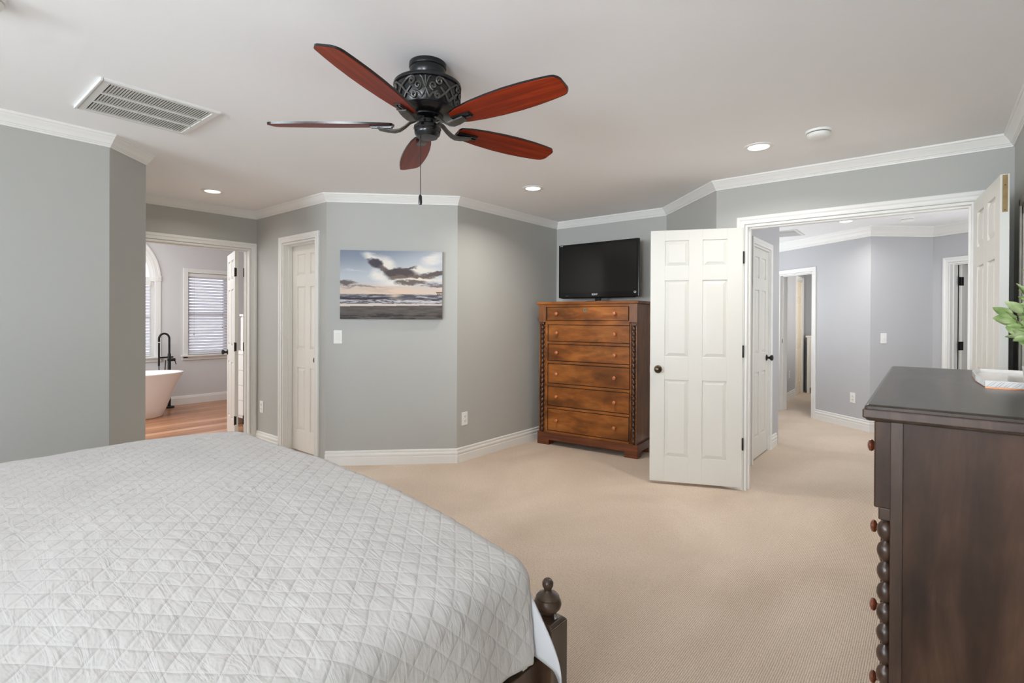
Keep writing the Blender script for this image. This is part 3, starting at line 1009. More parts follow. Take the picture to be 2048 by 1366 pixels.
def rect_frame(hx_, hy_, w_, t_):
    """flat mitred frame hanging from the ceiling"""
    pr = [(0.0, 0.0), (0.0, -t_ * 0.55), (0.005, -t_), (w_ - 0.003, -t_), (w_, -t_ * 0.7), (w_, 0.0)]
    rings = [[(sx * (hx_ - u), sy * (hy_ - u), z) for u, z in pr] for sx, sy in ((-1, -1), (1, -1), (1, 1), (-1, 1))]
    return MB().loft(rings + [rings[0]], cap=False)


rect_frame(hx, hy, 0.034, 0.012).build('frame', M['vent'], cv)
MB().box(-hx + 0.01, hx - 0.01, -hy + 0.01, hy - 0.01, -0.0022, -0.0012).build('duct_lining', M['duct'], cv)
mb = MB()
for x in (-0.0765, 0.0765):
    mb.box(x - 0.008, x + 0.008, -hy + 0.03, hy - 0.03, -0.0125, -0.003)
mb.build('divider_bar', M['vent'], cv)
mb = MB()
ns = 36
for k in range(ns):
    y = -hy + 0.043 + (2 * hy - 0.086) * k / (ns - 1)
    mb.hexa([(-hx + 0.032, y - 0.0052, -0.0100), (hx - 0.032, y - 0.0052, -0.0100), (hx - 0.032, y + 0.0046, -0.0070), (-hx + 0.032, y + 0.0046, -0.0070),
             (-hx + 0.032, y - 0.0052, -0.0110), (hx - 0.032, y - 0.0052, -0.0110), (hx - 0.032, y + 0.0046, -0.0080), (-hx + 0.032, y + 0.0046, -0.0080)])
mb.build('louvres', M['vent'], cv)
MB().box(-hx, hx, -hy - 0.012, -hy - 0.002, -0.016, 0).build('hinged_edge', M['vent'], cv, bevel=0.002)

# hall vent
hv = thing('ceiling_vent', 'small white grey-slotted vent on the hall ceiling', 'vent', (-1.46, 7.37, H))
fr_ = rect_frame(0.17, 0.27, 0.035, 0.008)
fr_.box(-0.136, 0.136, -0.011, 0.011, -0.0075, -0.001)
fr_.build('frame', M['vent'], hv)
MB().box(-0.15, 0.15, -0.25, 0.25, -0.0018, -0.0008).build('duct_lining', paint('mid_grey_duct', rgb(150, 150, 152), 0.8, 0.02, 9, 0.0), hv)
mb = MB()
for k in range(22):
    y = -0.225 + 0.45 * k / 21
    mb.box(-0.14, 0.14, y - 0.0025, y + 0.0025, -0.006, -0.002)
mb.build('louvres', M['vent'], hv)


# ------------------------------------------------------------------ ceiling fan
FX, FY = -1.715, 1.513
fan = thing('ceiling_fan', 'black ceiling fan with scrollwork housing and five mahogany blades', 'ceiling fan', (FX, FY, 0))
MB().lathe([(0.0, 2.44), (0.080, 2.44), (0.081, 2.425), (0.0795, 2.419), (0.0765, 2.417), (0.078, 2.412), (0.077, 2.392), (0.070, 2.374), (0.058, 2.366), (0.0, 2.366)], segs=48).build('canopy', M['fan_metal'], fan, smooth=35)
HP = [(0.0, 2.372), (0.066, 2.371), (0.108, 2.365), (0.134, 2.354), (0.1455, 2.347), (0.1475, 2.340), (0.1465, 2.334), (0.139, 2.330), (0.139, 2.318), (0.138, 2.295), (0.1345, 2.265), (0.1275, 2.240),
      (0.1255, 2.236), (0.127, 2.232), (0.122, 2.226), (0.106, 2.219), (0.088, 2.215), (0.074, 2.212), (0.0, 2.212)]
hs = MB().lathe(HP, segs=64).build('motor_housing', M['fan_metal'], fan, smooth=35)


def hr(z):
    pts = [(2.236, 0.1275), (2.240, 0.129), (2.265, 0.136), (2.295, 0.1395), (2.318, 0.1405), (2.34, 0.1405)]
    for (z0, r0), (z1, r1) in zip(pts, pts[1:]):
        if z0 <= z <= z1:
            return r0 + (r1 - r0) * (z - z0) / (z1 - z0)
    return pts[0][1] if z < pts[0][0] else pts[-1][1]


scroll = MB()


def on_band(pts2, r=0.0050):
    """pts2: (angle offset in arc metres, z)"""
    out = []
    for s, z in pts2:
        z = zc + (z - zc) * 1.12
        rad = hr(z) + 0.002
        a = s / 0.138
        out.append((rad * math.cos(a), rad * math.sin(a), z))
    scroll.tube(out, r, 6)


def spiral(cx, cz, r0, turns, start, sgn):
    n = 16
    return [(cx + r0 * (1 - 0.72 * k / n) * math.cos(start + sgn * turns * 2 * PI * k / n), cz + r0 * (1 - 0.72 * k / n) * math.sin(start + sgn * turns * 2 * PI * k / n)) for k in range(n + 1)]


NM = 4
per = 2 * PI * 0.138 / NM
zc = 2.284
for m in range(NM):
    c = m * per
    w = per * 0.25
    # crossed lattice diamond
    on_band([(c - w, zc - 0.036), (c - w * 0.4, zc - 0.012), (c, zc + 0.012), (c + w * 0.5, zc + 0.030)])
    on_band([(c + w, zc - 0.036), (c + w * 0.4, zc - 0.012), (c, zc + 0.012), (c - w * 0.5, zc + 0.030)])
    on_band([(c - w * 0.85, zc + 0.004), (c - w * 0.35, zc - 0.018), (c, zc - 0.036)])
    on_band([(c + w * 0.85, zc + 0.004), (c + w * 0.35, zc - 0.018), (c, zc - 0.036)])
    for s in (-1, 1):
        on_band(spiral(c + s * w * 0.95, zc + 0.024, 0.0150, 1.3, PI / 2, -s))
        on_band(spiral(c + s * w * 1.42, zc + 0.004, 0.0150, 1.3, -PI / 2, s))
        on_band(spiral(c + s * w * 1.05, zc - 0.026, 0.0130, 1.2, PI / 2, -s))
        on_band([(c + s * w * 0.42, zc + 0.028), (c + s * w * 0.7, zc + 0.037), (c + s * w * 0.95, zc + 0.039)])
        on_band([(c + s * w * 1.05, zc - 0.013), (c + s * w * 1.5, zc - 0.022), (c + s * w * 1.7, zc - 0.036)])
    # palmette between lattices
    q = c + per / 2
    on_band([(q, zc - 0.040), (q, zc + 0.040)], 0.0030)
    for s in (-1, 1):
        on_band([(q + s * 0.001, zc - 0.002), (q + s * 0.008, zc + 0.018), (q + s * 0.014, zc + 0.032), (q + s * 0.022, zc + 0.038)], 0.0036)
        on_band([(q + s * 0.001, zc - 0.006), (q + s * 0.008, zc - 0.022), (q + s * 0.018, zc - 0.036)], 0.0036)
scroll.build('scrollwork', M['fan_scroll'], fan, smooth=60)
MB().lathe([(0.0, 2.214), (0.070, 2.214), (0.070, 2.206), (0.050, 2.200), (0.036, 2.196), (0.036, 2.176), (0.050, 2.174), (0.058, 2.168), (0.060, 2.156), (0.056, 2.150), (0.057, 2.144), (0.054, 2.132), (0.046, 2.124), (0.044, 2.120), (0.0, 2.118)], segs=40).build('switch_hub', M['fan_metal'], fan, smooth=35)

BL = [(0.150, 0.022), (0.158, 0.034), (0.20, 0.047), (0.28, 0.059), (0.37, 0.0665), (0.46, 0.069), (0.54, 0.0665), (0.61, 0.0605), (0.658, 0.0545), (0.672, 0.050), (0.683, 0.040), (0.689, 0.026)]
for k in range(5):
    ang = math.radians(3.0 + 72 * k)
    Rm = Matrix.Rotation(ang, 4, 'Z') @ Matrix.Translation((0, 0, 2.175)) @ Matrix.Rotation(math.radians(-13.5), 4, 'X')
    out = [(r, w) for r, w in BL] + [(r, -w) for r, w in reversed(BL)]
    bl = MB()
    # inner face with a dark rim left as its own part
    top = [(x, y, 0.0045) for x, y in out]
    bot = [(x, y, -0.0045) for x, y in out]
    bl.loft([bot, top])
    b = bl.build('blade', M['blade'], fan, bevel=0.0018, segs=1)
    b.matrix_local = Rm
    rim = MB()
    n = len(out)
    rim.loft([[(x * 1.0 + (0.0016 if x > 0.6 else 0), y * 1.025, 0.005) for x, y in out], [(x + (0.0016 if x > 0.6 else 0), y * 1.025, -0.0036) for x, y in out]], cap=False)
    rim.build('blade_edge', M['fan_metal'], b, smooth=30)
    # blade iron
    R2 = Matrix.Rotation(ang, 4, 'Z')
    arm = MB()
    prof = [(0.052, 2.196), (0.075, 2.188), (0.098, 2.168), (0.120, 2.154), (0.145, 2.149), (0.175, 2.153), (0.215, 2.160)]
    rings = []
    for i, (r, z) in enumerate(prof):
        wv = [0.012, 0.013, 0.014, 0.015, 0.019, 0.022, 0.018][i]
        rings.append([(r, -wv, z - 0.005), (r, wv, z - 0.005 - wv * 0.10), (r, wv, z + 0.003 - wv * 0.10), (r, -wv, z + 0.003)])
    arm.loft(rings)
    ao = arm.build('blade_iron', M['fan_scroll'], fan, smooth=40, bevel=0.002)
    ao.matrix_local = R2
    pl = MB()
    pl.box(0.155, 0.248, -0.0135, -0.0035, -0.014, -0.0045).box(0.155, 0.248, 0.0035, 0.0135, -0.014, -0.0045).box(0.150, 0.252, -0.016, 0.016, -0.009, -0.004)
    po = pl.build('blade_bracket', M['fan_metal'], fan, bevel=0.0015)
    po.matrix_local = Rm
pc = MB().tube([(-0.020, -0.022, 2.125), (-0.020, -0.022, 1.868)], 0.0016, 6).build('pull_chain', M['fan_metal'], fan)
MB().lathe([(0.0, 1.870), (0.004, 1.869), (0.0075, 1.862), (0.008, 1.835), (0.0065, 1.826), (0.0, 1.825)], (-0.020, -0.022, 0), 14).build('fob', M['fan_metal'], pc, smooth=40)


# ------------------------------------------------------------------ wall things
def wall_frame(a, b, s):
    """matrix at distance s along wall a->b: local x along the wall (seen left to right from the room), local -y into the room."""
    d, _ = unit(a, b)
    n = normal_in(a, b)
    m = Matrix(((d.x, -n.x, 0, a[0] + d.x * s), (d.y, -n.y, 0, a[1] + d.y * s), (0, 0, 1, 0), (0, 0, 0, 1)))
    return m


def place(o, m):
    o.matrix_world = m


def switch(label, m, z, toggle=False):
    o = thing('light_switch', label, 'light switch')
    place(o, m @ Matrix.Translation((0, 0, z)))
    MB().box(-0.037, 0.037, -0.006, 0, -0.060, 0.060).build('cover_plate', M['plastic'], o, bevel=0.003)
    if toggle:
        MB().box(-0.004, 0.004, -0.016, -0.005, -0.004, 0.012).build('toggle', M['plastic'], o, bevel=0.001)
    else:
        MB().box(-0.0185, 0.0185, -0.0070, -0.005, -0.036, 0.036).hexa([(-0.0165, -0.007, -0.033), (0.0165, -0.007, -0.033), (0.0165, -0.007, 0.033), (-0.0165, -0.007, 0.033), (-0.0165, -0.0078, -0.033), (0.0165, -0.0078, -0.033), (0.0165, -0.0112, 0.033), (-0.0165, -0.0112, 0.033)]).build('rocker', M['trim'], o, bevel=0.001)
    return o


def outlet(label, m, z):
    o = thing('wall_outlet', label, 'outlet', group='white duplex outlets')
    place(o, m @ Matrix.Translation((0, 0, z)))
    MB().box(-0.038, 0.038, -0.006, 0, -0.062, 0.062).build('cover_plate', M['plastic'], o, bevel=0.003)
    for zz in (-0.021, 0.021):
        f = MB().lathe([(0.0, -0.0085), (0.0155, -0.0085), (0.0168, -0.007), (0.0168, -0.005), (0.0, -0.005)], (0, 0, zz), 20, 'Y').build('socket_face', M['trim'], o, smooth=40)
        MB().box(-0.0075, -0.0050, -0.0091, -0.0082, zz - 0.002, zz + 0.007).box(0.0050, 0.0075, -0.0091, -0.0082, zz - 0.002, zz + 0.007).lathe([(0.0, -0.0091), (0.0026, -0.0091), (0.0026, -0.0082), (0.0, -0.0082)], (0, 0, zz - 0.008), 10, 'Y').build('socket_slots', M['slot'], f)
    return o


switch('white rocker switch on the wall under the beach canvas', wall_frame(P5, P6, 0.103), 1.157)
outlet('white outlet low on the wall left of the chest of drawers', wall_frame(P6, P7, 0.100), 0.392)
outlet('white outlet between bathroom doorway and closet door', wall_frame(P4, P5, 0.127), 0.392)
outlet('white outlet on the hall wall right of the open doorway', wall_frame(K0, K1, w1s(-0.742)), 0.373)
switch('white toggle switch on the angled hall wall', wall_frame(K1, K2, 0.163), 1.115, True)
outlet('white outlet on the wall past the open hall doorway', wall_frame((-1.83, 8.62), (-1.83, 11.0), 0.93), 0.42)

# strike plate on the far doorway jamb
jm = Vector(K0) + unit(K0, K1)[0] * (WO0 + 0.0145)
sn = normal_in(K0, K1)
sd = unit(K0, K1)[0]
q = []
for z in (0.985, 1.045):
    for s_, k_ in ((0, -0.035), (0.002, -0.035), (0.002, -0.075), (0, -0.075)):
        q.append((jm.x + sd.x * s_ + sn.x * k_, jm.y + sd.y * s_ + sn.y * k_, z))
sp_ = MB().hexa(q).build('strike_plate', M['black'], bpy.data.objects['trim_16'])

# beach canvas
CW, CH_, CT = 0.905, 0.616, 0.032
cd, cl = unit(P5, P6)
cv_m = wall_frame(P5, P6, 0.5795) @ Matrix.Translation((0, -0.003, 1.318))
art = thing('canvas_print', 'canvas print of a beach at sunset with dark clouds on the grey wall', 'picture')
place(art, cv_m)


def fbm(xs, ys, seed, octv=5, gain=0.55):
    rng = np.random.RandomState(seed)
    t = np.zeros_like(xs)
    amp, fr, tot = 1.0, 1.0, 0
    for _ in range(octv):
        g = rng.rand(64, 64)
        X, Y = xs * fr, ys * fr
        xi, yi = np.floor(X).astype(int), np.floor(Y).astype(int)
        fx, fy = X - xi, Y - yi
        fx, fy = fx * fx * (3 - 2 * fx), fy * fy * (3 - 2 * fy)
        a, b = g[xi % 64, yi % 64], g[(xi + 1) % 64, yi % 64]
        c, d = g[xi % 64, (yi + 1) % 64], g[(xi + 1) % 64, (yi + 1) % 64]
        t += amp * ((a * (1 - fx) + b * fx) * (1 - fy) + (c * (1 - fx) + d * fx) * fy)
        tot += amp
        amp *= gain
        fr *= 2.03
    return t / tot


def seascape(nx, ny):
    u, v = np.meshgrid(np.linspace(0, 1, nx), np.linspace(0, 1, ny))      # v = 0 at the bottom
    y = 1 - v                                                            # y = 0 at the top, as read off the print
    col = np.zeros((ny, nx, 3))

    def C(*c):
        return np.array(c, float)

    def mixm(m, c):
        nonlocal col
        m = np.clip(m, 0, 1)[..., None]
        col = col * (1 - m) + m * np.asarray(c)

    def ss(a, b, x):
        t = np.clip((x - a) / (b - a), 0, 1)
        return t * t * (3 - 2 * t)
    n1 = fbm(u * 7 + 3, y * 9, 1)
    n2 = fbm(u * 12, y * 22 + 5, 2, 6, 0.62)
    n3 = fbm(u * 5, y * 14 + 9, 3)
    top = C(132, 142, 158)
    mid = C(192, 197, 202)
    low = C(216, 198, 182)
    k = ss(0, 0.45, y + 0.35 * (u - 0.2) * (u > 0.2))[..., None]
    col = top * (1 - k) + mid * k
    k = ss(0.42, 0.60, y)[..., None]
    col = col * (1 - k) + low * k
    # sun glow over the horizon
    mixm(0.75 * np.exp(-((u - 0.50) / 0.22) ** 2 - ((y - 0.60) / 0.07) ** 2), C(232, 204, 178))
    mixm(0.8 * np.exp(-((u - 0.52) / 0.14) ** 2 - ((y - 0.47) / 0.05) ** 2), C(246, 240, 230))
    # bright cloud rims
    du, dy = u + (n1 - 0.5) * 0.11 + (n2 - 0.5) * 0.03, y + (n2 - 0.5) * 0.085 + (n1 - 0.5) * 0.05

    def blob(cx, cy, rx, ry, rot=0):
        c, s = math.cos(rot), math.sin(rot)
        a, b = (du - cx), (dy - cy) * 0.68
        p, q = (a * c + b * s) / rx, (-a * s + b * c) / (ry * 0.68)
        return 1 - np.sqrt(p * p + q * q)
    mixm(1.6 * blob(0.34, 0.13, 0.17, 0.08, 0.45), C(226, 222, 216))
    mixm(1.5 * blob(0.45, 0.20, 0.14, 0.12, 0.8), C(232, 226, 216))
    mixm(1.4 * blob(0.36, 0.36, 0.13, 0.10, 0.2), C(232, 228, 220))
    mixm(1.4 * blob(0.90, 0.12, 0.16, 0.12, -0.2), C(224, 220, 214))
    mixm(1.4 * blob(0.78, 0.28, 0.22, 0.07, 0.0), C(230, 224, 214))
    mixm(1.4 * blob(0.80, 0.42, 0.30, 0.05, 0.0), C(232, 222, 206))
    mixm(0.8 * blob(0.13, 0.29, 0.12, 0.025), C(210, 210, 212))
    # dark clouds
    mixm(3.2 * blob(0.345, 0.185, 0.095, 0.085, 0.35), C(78, 74, 82))
    mixm(2.4 * blob(0.43, 0.27, 0.07, 0.05, 0.7), C(112, 102, 98))
    mixm(3.0 * blob(0.58, 0.325, 0.19, 0.085, 0.03), C(88, 80, 80))
    mixm(2.2 * blob(0.67, 0.265, 0.11, 0.028, -0.16), C(96, 88, 88))
    mixm(2.4 * blob(0.58, 0.385, 0.15, 0.038, 0.0), C(120, 106, 96))
    mixm(2.4 * blob(0.78, 0.37, 0.19, 0.036, 0.0), C(116, 102, 94))
    mixm(2.8 * blob(0.96, 0.33, 0.17, 0.050, -0.12), C(100, 92, 90))
    mixm(2.6 * blob(0.70, 0.465, 0.19, 0.042, 0.0), C(118, 106, 100))
    mixm(2.4 * blob(0.98, 0.50, 0.16, 0.03, 0.0), C(126, 116, 120))
    mixm(2.6 * blob(0.03, 0.47, 0.17, 0.045, 0.04), C(112, 102, 102))
    mixm(1.6 * blob(0.20, 0.53, 0.24, 0.022, 0.0), C(158, 140, 130))
    mixm(0.5 * ss(0.5, 0.75, n3) * (y > 0.52) * (y < 0.62), C(196, 172, 158))
    # sea
    sea = y > 0.632
    st = fbm(u * 9, y * 70, 4)
    st2 = fbm(u * 24, y * 150, 5)
    base = np.where(st[..., None] > 0.5, C(170, 166, 170), C(112, 110, 116))
    m = ss(0.40, 0.60, st * 0.6 + st2 * 0.4)[..., None]
    sc = C(88, 86, 92) * (1 - m) + C(190, 186, 188) * m
    col = np.where(sea[..., None], sc, col)
    wv = np.exp(-((y - 0.695 - 0.012 * np.sin(u * 9)) / 0.018) ** 2) * (0.45 + 0.75 * (1 - u))
    mixm(sea * wv * 1.1, C(62, 60, 68))
    mixm(sea * np.exp(-((y - 0.652) / 0.010) ** 2) * 0.6, C(92, 86, 88))
    mixm(sea * np.exp(-((y - 0.735) / 0.014) ** 2) * ss(0.35, 0.6, st2) * 0.9, C(214, 210, 212))
    mixm(sea * 0.8 * np.exp(-((u - 0.53) / 0.05) ** 2 - ((y - 0.66) / 0.03) ** 2), C(228, 204, 180))
    # foam line and sand
    edge = 0.815 - 0.022 * u
    foam = (y > 0.775) & (y <= edge)
    mixm(foam * 0.95, C(222, 208, 196))
    sand = y > edge
    sn_ = fbm(u * 10, y * 40, 6)
    sc = C(96, 90, 86) + (sn_[..., None] - 0.5) * 36
    col = np.where(sand[..., None], sc, col)
    rip = ss(0.90, 0.94, y + (n2 - 0.5) * 0.05) * ss(0.45, 0.6, fbm(u * 9, y * 60, 7))
    mixm(sand * rip * 0.85, C(56, 53, 52))
    # pier at the right edge
    pier = (u > 0.938) & (np.abs(y - 0.606) < 0.007)
    for c in (0.955, 0.968, 0.981, 0.994):
        pier |= (np.abs(u - c) < 0.0022) & (y > 0.606) & (y < 0.648)
    mixm(pier * 0.95, C(58, 54, 56))
    return np.clip(col, 0, 255) / 255.0


NX, NY = 300, 204
img = seascape(NX, NY)
verts, faces = [], []
for j in range(NY):
    for i in range(NX):
        verts.append((-CW / 2 + CW * i / (NX - 1), -CT - 0.0004, CH_ * j / (NY - 1)))
for j in range(NY - 1):
    for i in range(NX - 1):
        a = j * NX + i
        faces.append((a, a + 1, a + NX + 1, a + NX))
me = bpy.data.meshes.new('printed_face')
me.from_pydata(verts, [], faces)
at = me.color_attributes.new('print', 'FLOAT_COLOR', 'POINT')
lc = np.where(img <= 0.04045, img / 12.92, ((img + 0.055) / 1.055) ** 2.4).reshape(-1, 3)
at.data.foreach_set('color', np.concatenate([lc, np.ones((len(lc), 1))], 1).astype(np.float32).ravel())
nt = NT('beach_print')
ca = nt.n('ShaderNodeVertexColor', layer_name='print')
me.materials.append(nt.base(ca.outputs['Color'], 0.6, spec=0.2))
po = bpy.data.objects.new('printed_face', me)
COL.objects.link(po)
po.parent = art
MB().box(-CW / 2, CW / 2, -CT, 0, 0, CH_).build('stretcher', paint('canvas_edge', rgb(120, 120, 126), 0.8, 0.2, 20, 0.1, 300), art, bevel=0.002)


# ------------------------------------------------------------------ tall chest of drawers
ch = thing('chest_of_drawers', 'tall amber-brown wooden chest of six drawers with beaded columns', 'chest of drawers', (-2.707, 4.483, 0), math.radians(4.91))
ch.location = (-2.707, 4.483, 0)
MB().box(-0.535, 0.540, 0.022, 0.405, 0.125, 1.478).build('carcass', M['chest_v'], ch, bevel=0.003)
MB().box(-0.566, 0.566, -0.012, 0.425, 1.478, 1.506).build('top', M['chest'], ch, bevel=0.007, segs=3)
MB().box(-0.552, 0.560, 0.0, 0.412, 0.052, 0.130).build('plinth', M['chest_base'], ch, bevel=0.004)
for x0, x1, y0, y1 in ((-0.552, -0.413, 0.0, 0.10), (0.426, 0.556, 0.0, 0.10), (-0.552, -0.44, 0.31, 0.412), (0.44, 0.556, 0.31, 0.412)):
    MB().box(x0, x1, y0, y1, 0.0, 0.056).build('foot', M['chest_base'], ch, bevel=0.003)
MB().box(-0.540, -0.457, 0.0, 0.03, 1.293, 1.478).build('corner_block', M['chest_v'], ch, bevel=0.002)
MB().box(0.468, 0.549, 0.0, 0.03, 1.298, 1.478).build('corner_block', M['chest_v'], ch, bevel=0.002)
mb = MB()
mb.box(-0.457, 0.468, 0.006, 0.03, 1.452, 1.478)
for z0, z1 in ((1.268, 1.310), (1.066, 1.090), (0.862, 0.886), (0.622, 0.648), (0.388, 0.412), (0.130, 0.150)):
    mb.box(-0.457, 0.470, 0.006, 0.03, z0, z1)
mb.box(-0.462, -0.436, 0.008, 0.03, 0.13, 1.29).box(0.476, 0.486, 0.008, 0.03, 0.13, 1.29)
mb.build('face_frame', M['chest'], ch, bevel=0.0015)
MB().box(-0.470, 0.486, 0.0195, 0.0225, 0.131, 1.475).build('shadow_backing', M['gap'], ch)
dz = [(1.312, 1.450, -0.443, 0.461, 1.381), (1.093, 1.265, -0.430, 0.471, 1.180), (0.890, 1.063, -0.430, 0.471, 0.976), (0.652, 0.858, -0.430, 0.471, 0.755), (0.416, 0.618, -0.430, 0.470, 0.517), (0.154, 0.384, -0.430, 0.468, 0.267)]
KP = [(0.011, 0.0), (0.011, -0.003), (0.007, -0.006), (0.0075, -0.012), (0.015, -0.018), (0.0185, -0.024), (0.018, -0.029), (0.013, -0.033), (0.0, -0.0345)]
for i, (z0, z1, x0, x1, zk) in enumerate(dz):
    d = MB().box(x0 + 0.003, x1 - 0.003, 0.004 if i == 0 else 0.010, 0.026, z0 + 0.003, z1 - 0.003).build('drawer', M['chest'], ch, bevel=0.0025)
    for x in (-0.318, 0.324):
        MB().lathe(KP, (x, 0.004 if i == 0 else 0.010, zk), 18, 'Y').build('knob', M['chest_knob'], d, smooth=40)
    if i == 0:
        e = MB().box(-0.018, 0.018, 0.0025, 0.0045, 1.395, 1.438).build('escutcheon', M['pewter'], d, bevel=0.002)
        MB().lathe([(0.0, 0.0022), (0.004, 0.0022), (0.004, 0.003), (0.0, 0.003)], (0, 0, 1.421), 10, 'Y').box(-0.0015, 0.0015, 0.0022, 0.003, 1.404, 1.421).build('keyhole', M['slot'], e)


def beads(x, y, z0, z1, n, r):
    mb = MB()
    st = (z1 - z0) / n
    prof = []
    for k in range(n):
        zc_ = z0 + st * (k + 0.5)
        for a in range(7):
            t = -1 + 2 * a / 6
            prof.append((r * math.sqrt(max(0.12, 1 - (t * 0.96) ** 2)), zc_ + t * st * 0.48))
    prof = [(0.0, z0 - 0.002), (r * 0.55, z0 - 0.002)] + prof + [(r * 0.55, z1 + 0.002), (0.0, z1 + 0.002)]
    return mb.lathe(prof, (x, y, 0), 16)


for x in (-0.499, 0.515):
    c = beads(x, 0.012, 0.133, 1.262, 22, 0.0215).build('beaded_column', M['chest_dark'], ch, smooth=60)
    MB().box(x - 0.024, x + 0.024, -0.006, 0.03, 1.264, 1.294).build('capital', M['chest_dark'], c, bevel=0.006, segs=3)
MB().box(-0.535, -0.524, 0.005, 0.03, 0.13, 1.293).build('corner_stile', M['chest_v'], ch)
MB().box(0.536, 0.545, 0.005, 0.03, 0.13, 1.296).build('corner_stile', M['chest_v'], ch)

# ------------------------------------------------------------------ television
tvw, tvz0, tvz1 = 0.940, 1.545, 2.128
tv = thing('television', 'black flat-screen television standing on the chest of drawers', 'television', (-2.700, 4.70, 1.506))
z0, z1 = tvz0 - 1.506, tvz1 - 1.506
MB().box(-tvw / 2, tvw / 2, 0.0, 0.035, z0 + 0.012, z1).loft([[(-tvw / 2, 0, z0 + 0.013), (tvw / 2, 0, z0 + 0.013), (tvw / 2, 0.03, z0 + 0.013), (-tvw / 2, 0.03, z0 + 0.013)], [(-tvw / 2 + 0.05, 0.004, z0), (tvw / 2 - 0.05, 0.004, z0), (tvw / 2 - 0.05, 0.03, z0), (-tvw / 2 + 0.05, 0.03, z0)]]).box(-0.33, 0.33, 0.034, 0.075, z0 + 0.08, z1 - 0.10).build('housing', M['tv_bezel'], tv, bevel=0.003)
MB().box(-tvw / 2 + 0.022, tvw / 2 - 0.022, -0.0012, 0.001, z0 + 0.062, z1 - 0.026).build('screen', M['tv_screen'], tv)
st = MB()
st.prism([(0.14 * math.cos(2 * PI * k / 32), 0.04 + 0.095 * math.sin(2 * PI * k / 32)) for k in range(32)], 0.0, 0.010)
st.box(-0.03, 0.03, 0.02, 0.05, 0.008, z0 + 0.05)
st.build('stand', M['tv_bezel'], tv, smooth=40, bevel=0.002)


def text_mesh(name, s, size, mat, parent, loc, rot=(PI / 2, 0, 0), bold=0.0):
    c = bpy.data.curves.new(name, 'FONT')
    c.body = s
    c.size = size
    c.align_x = 'CENTER'
    c.align_y = 'CENTER'
    c.extrude = 0.0003
    c.offset = bold
    o = bpy.data.objects.new(name, c)
    COL.objects.link(o)
    dg = bpy.context.evaluated_depsgraph_get()
    m = bpy.data.meshes.new_from_object(o.evaluated_get(dg))
    bpy.data.objects.remove(o)
    m.materials.clear()
    m.materials.append(mat)
    r = bpy.data.objects.new(name, m)
    COL.objects.link(r)
    r.parent = parent
    r.location = loc
    r.rotation_euler = rot
    return r


text_mesh('maker_logo', 'SONY', 0.026, M['logo'], tv, (-0.02, -0.0016, z0 + 0.039), bold=0.0006)
text_mesh('range_logo', 'BRAVIA', 0.011, M['vent'], tv, (-tvw / 2 + 0.036, -0.0004, z1 - 0.012))
sk = MB().prism([(0.013 * math.cos(2 * PI * k / 8 + PI / 8), 0.013 * math.sin(2 * PI * k / 8 + PI / 8)) for k in range(8)], 0, 0.0006).xf(Matrix.Translation((tvw / 2 - 0.036, -0.0006, z0 + 0.055)) @ Matrix.Rotation(PI / 2, 4, 'X')).build('sticker', M['logo'], tv)
MB().lathe([(0.0042, -0.0016), (0.0072, -0.0016), (0.0072, -0.0008), (0.0042, -0.0008)], (tvw / 2 - 0.036, -0.0002, z0 + 0.055), 16, 'Y').box(tvw / 2 - 0.038, tvw / 2 - 0.034, -0.0018, -0.001, z0 + 0.051, z0 + 0.059).build('sticker_print', M['slot'], sk)
led = MB()
for x in (-0.375, -0.360, -0.345):
    led.box(x - 0.0016, x + 0.0016, -0.0010, 0.0, z0 + 0.027, z0 + 0.0305)
led.build('indicator_marks', M['logo'], tv)

# ------------------------------------------------------------------ dark dresser at the right wall
dr = thing('dresser', 'dark walnut dresser with beaded corner and reddish knobs at the right wall', 'dresser', (-0.142, 1.712, 0), math.radians(0.55))
# local: x = depth towards the wall (0 .. 0.51), y = along the wall (0 .. 1.53)
MB().box(0.0, 0.508, 0.0, 1.525, 1.055, 1.100).build('top', M['dresser_top'], dr, bevel=0.010, segs=3)
MB().box(-0.004, 0.508, -0.004, 1.529, 1.062, 1.088).build('top_edge', M['dresser_dark'], dr, bevel=0.004)
MB().box(0.058, 0.495, 0.028, 1.50, 0.075, 1.055).build('carcass', M['dresser'], dr, bevel=0.002)
for y0, y1 in ((0.0225, 0.05), (1.478, 1.504)):
    MB().box(0.058, 0.086, y0, y1, 0.075, 1.055).build('corner_stile', M['dresser_dark'], dr, bevel=0.0015)
for y0, y1 in ((0.022, 0.066), (1.462, 1.506)):
    MB().box(0.022, 0.062, y0, y1, 0.815, 1.055).build('corner_block', M['dresser'], dr, bevel=0.004)
MB().box(0.034, 0.06, 0.066, 1.462, 0.815, 1.055).build('frieze', M['dresser'], dr)
MB().box(0.030, 0.499, 0.018, 1.51, 0.0, 0.085).build('plinth', M['dresser_dark'], dr, bevel=0.004)
for y in (0.047, 1.481):
    c = beads(0.048, y, 0.09, 0.778, 12, 0.0205).build('beaded_column', M['dresser_dark'], dr, smooth=60)
    MB().box(0.032, 0.062, y - 0.021, y + 0.021, 0.782, 0.816).build('capital', M['dresser_dark'], c, bevel=0.003)
DKP = [(0.012, 0.0), (0.010, -0.004), (0.007, -0.008), (0.007, -0.014), (0.016, -0.018), (0.0185, -0.023), (0.017, -0.028), (0.009, -0.032), (0.0, -0.033)]
rows = [(0.835, 1.04, 0.027), (0.62, 0.80, 0.035), (0.40, 0.60, 0.035), (0.105, 0.38, 0.035)]
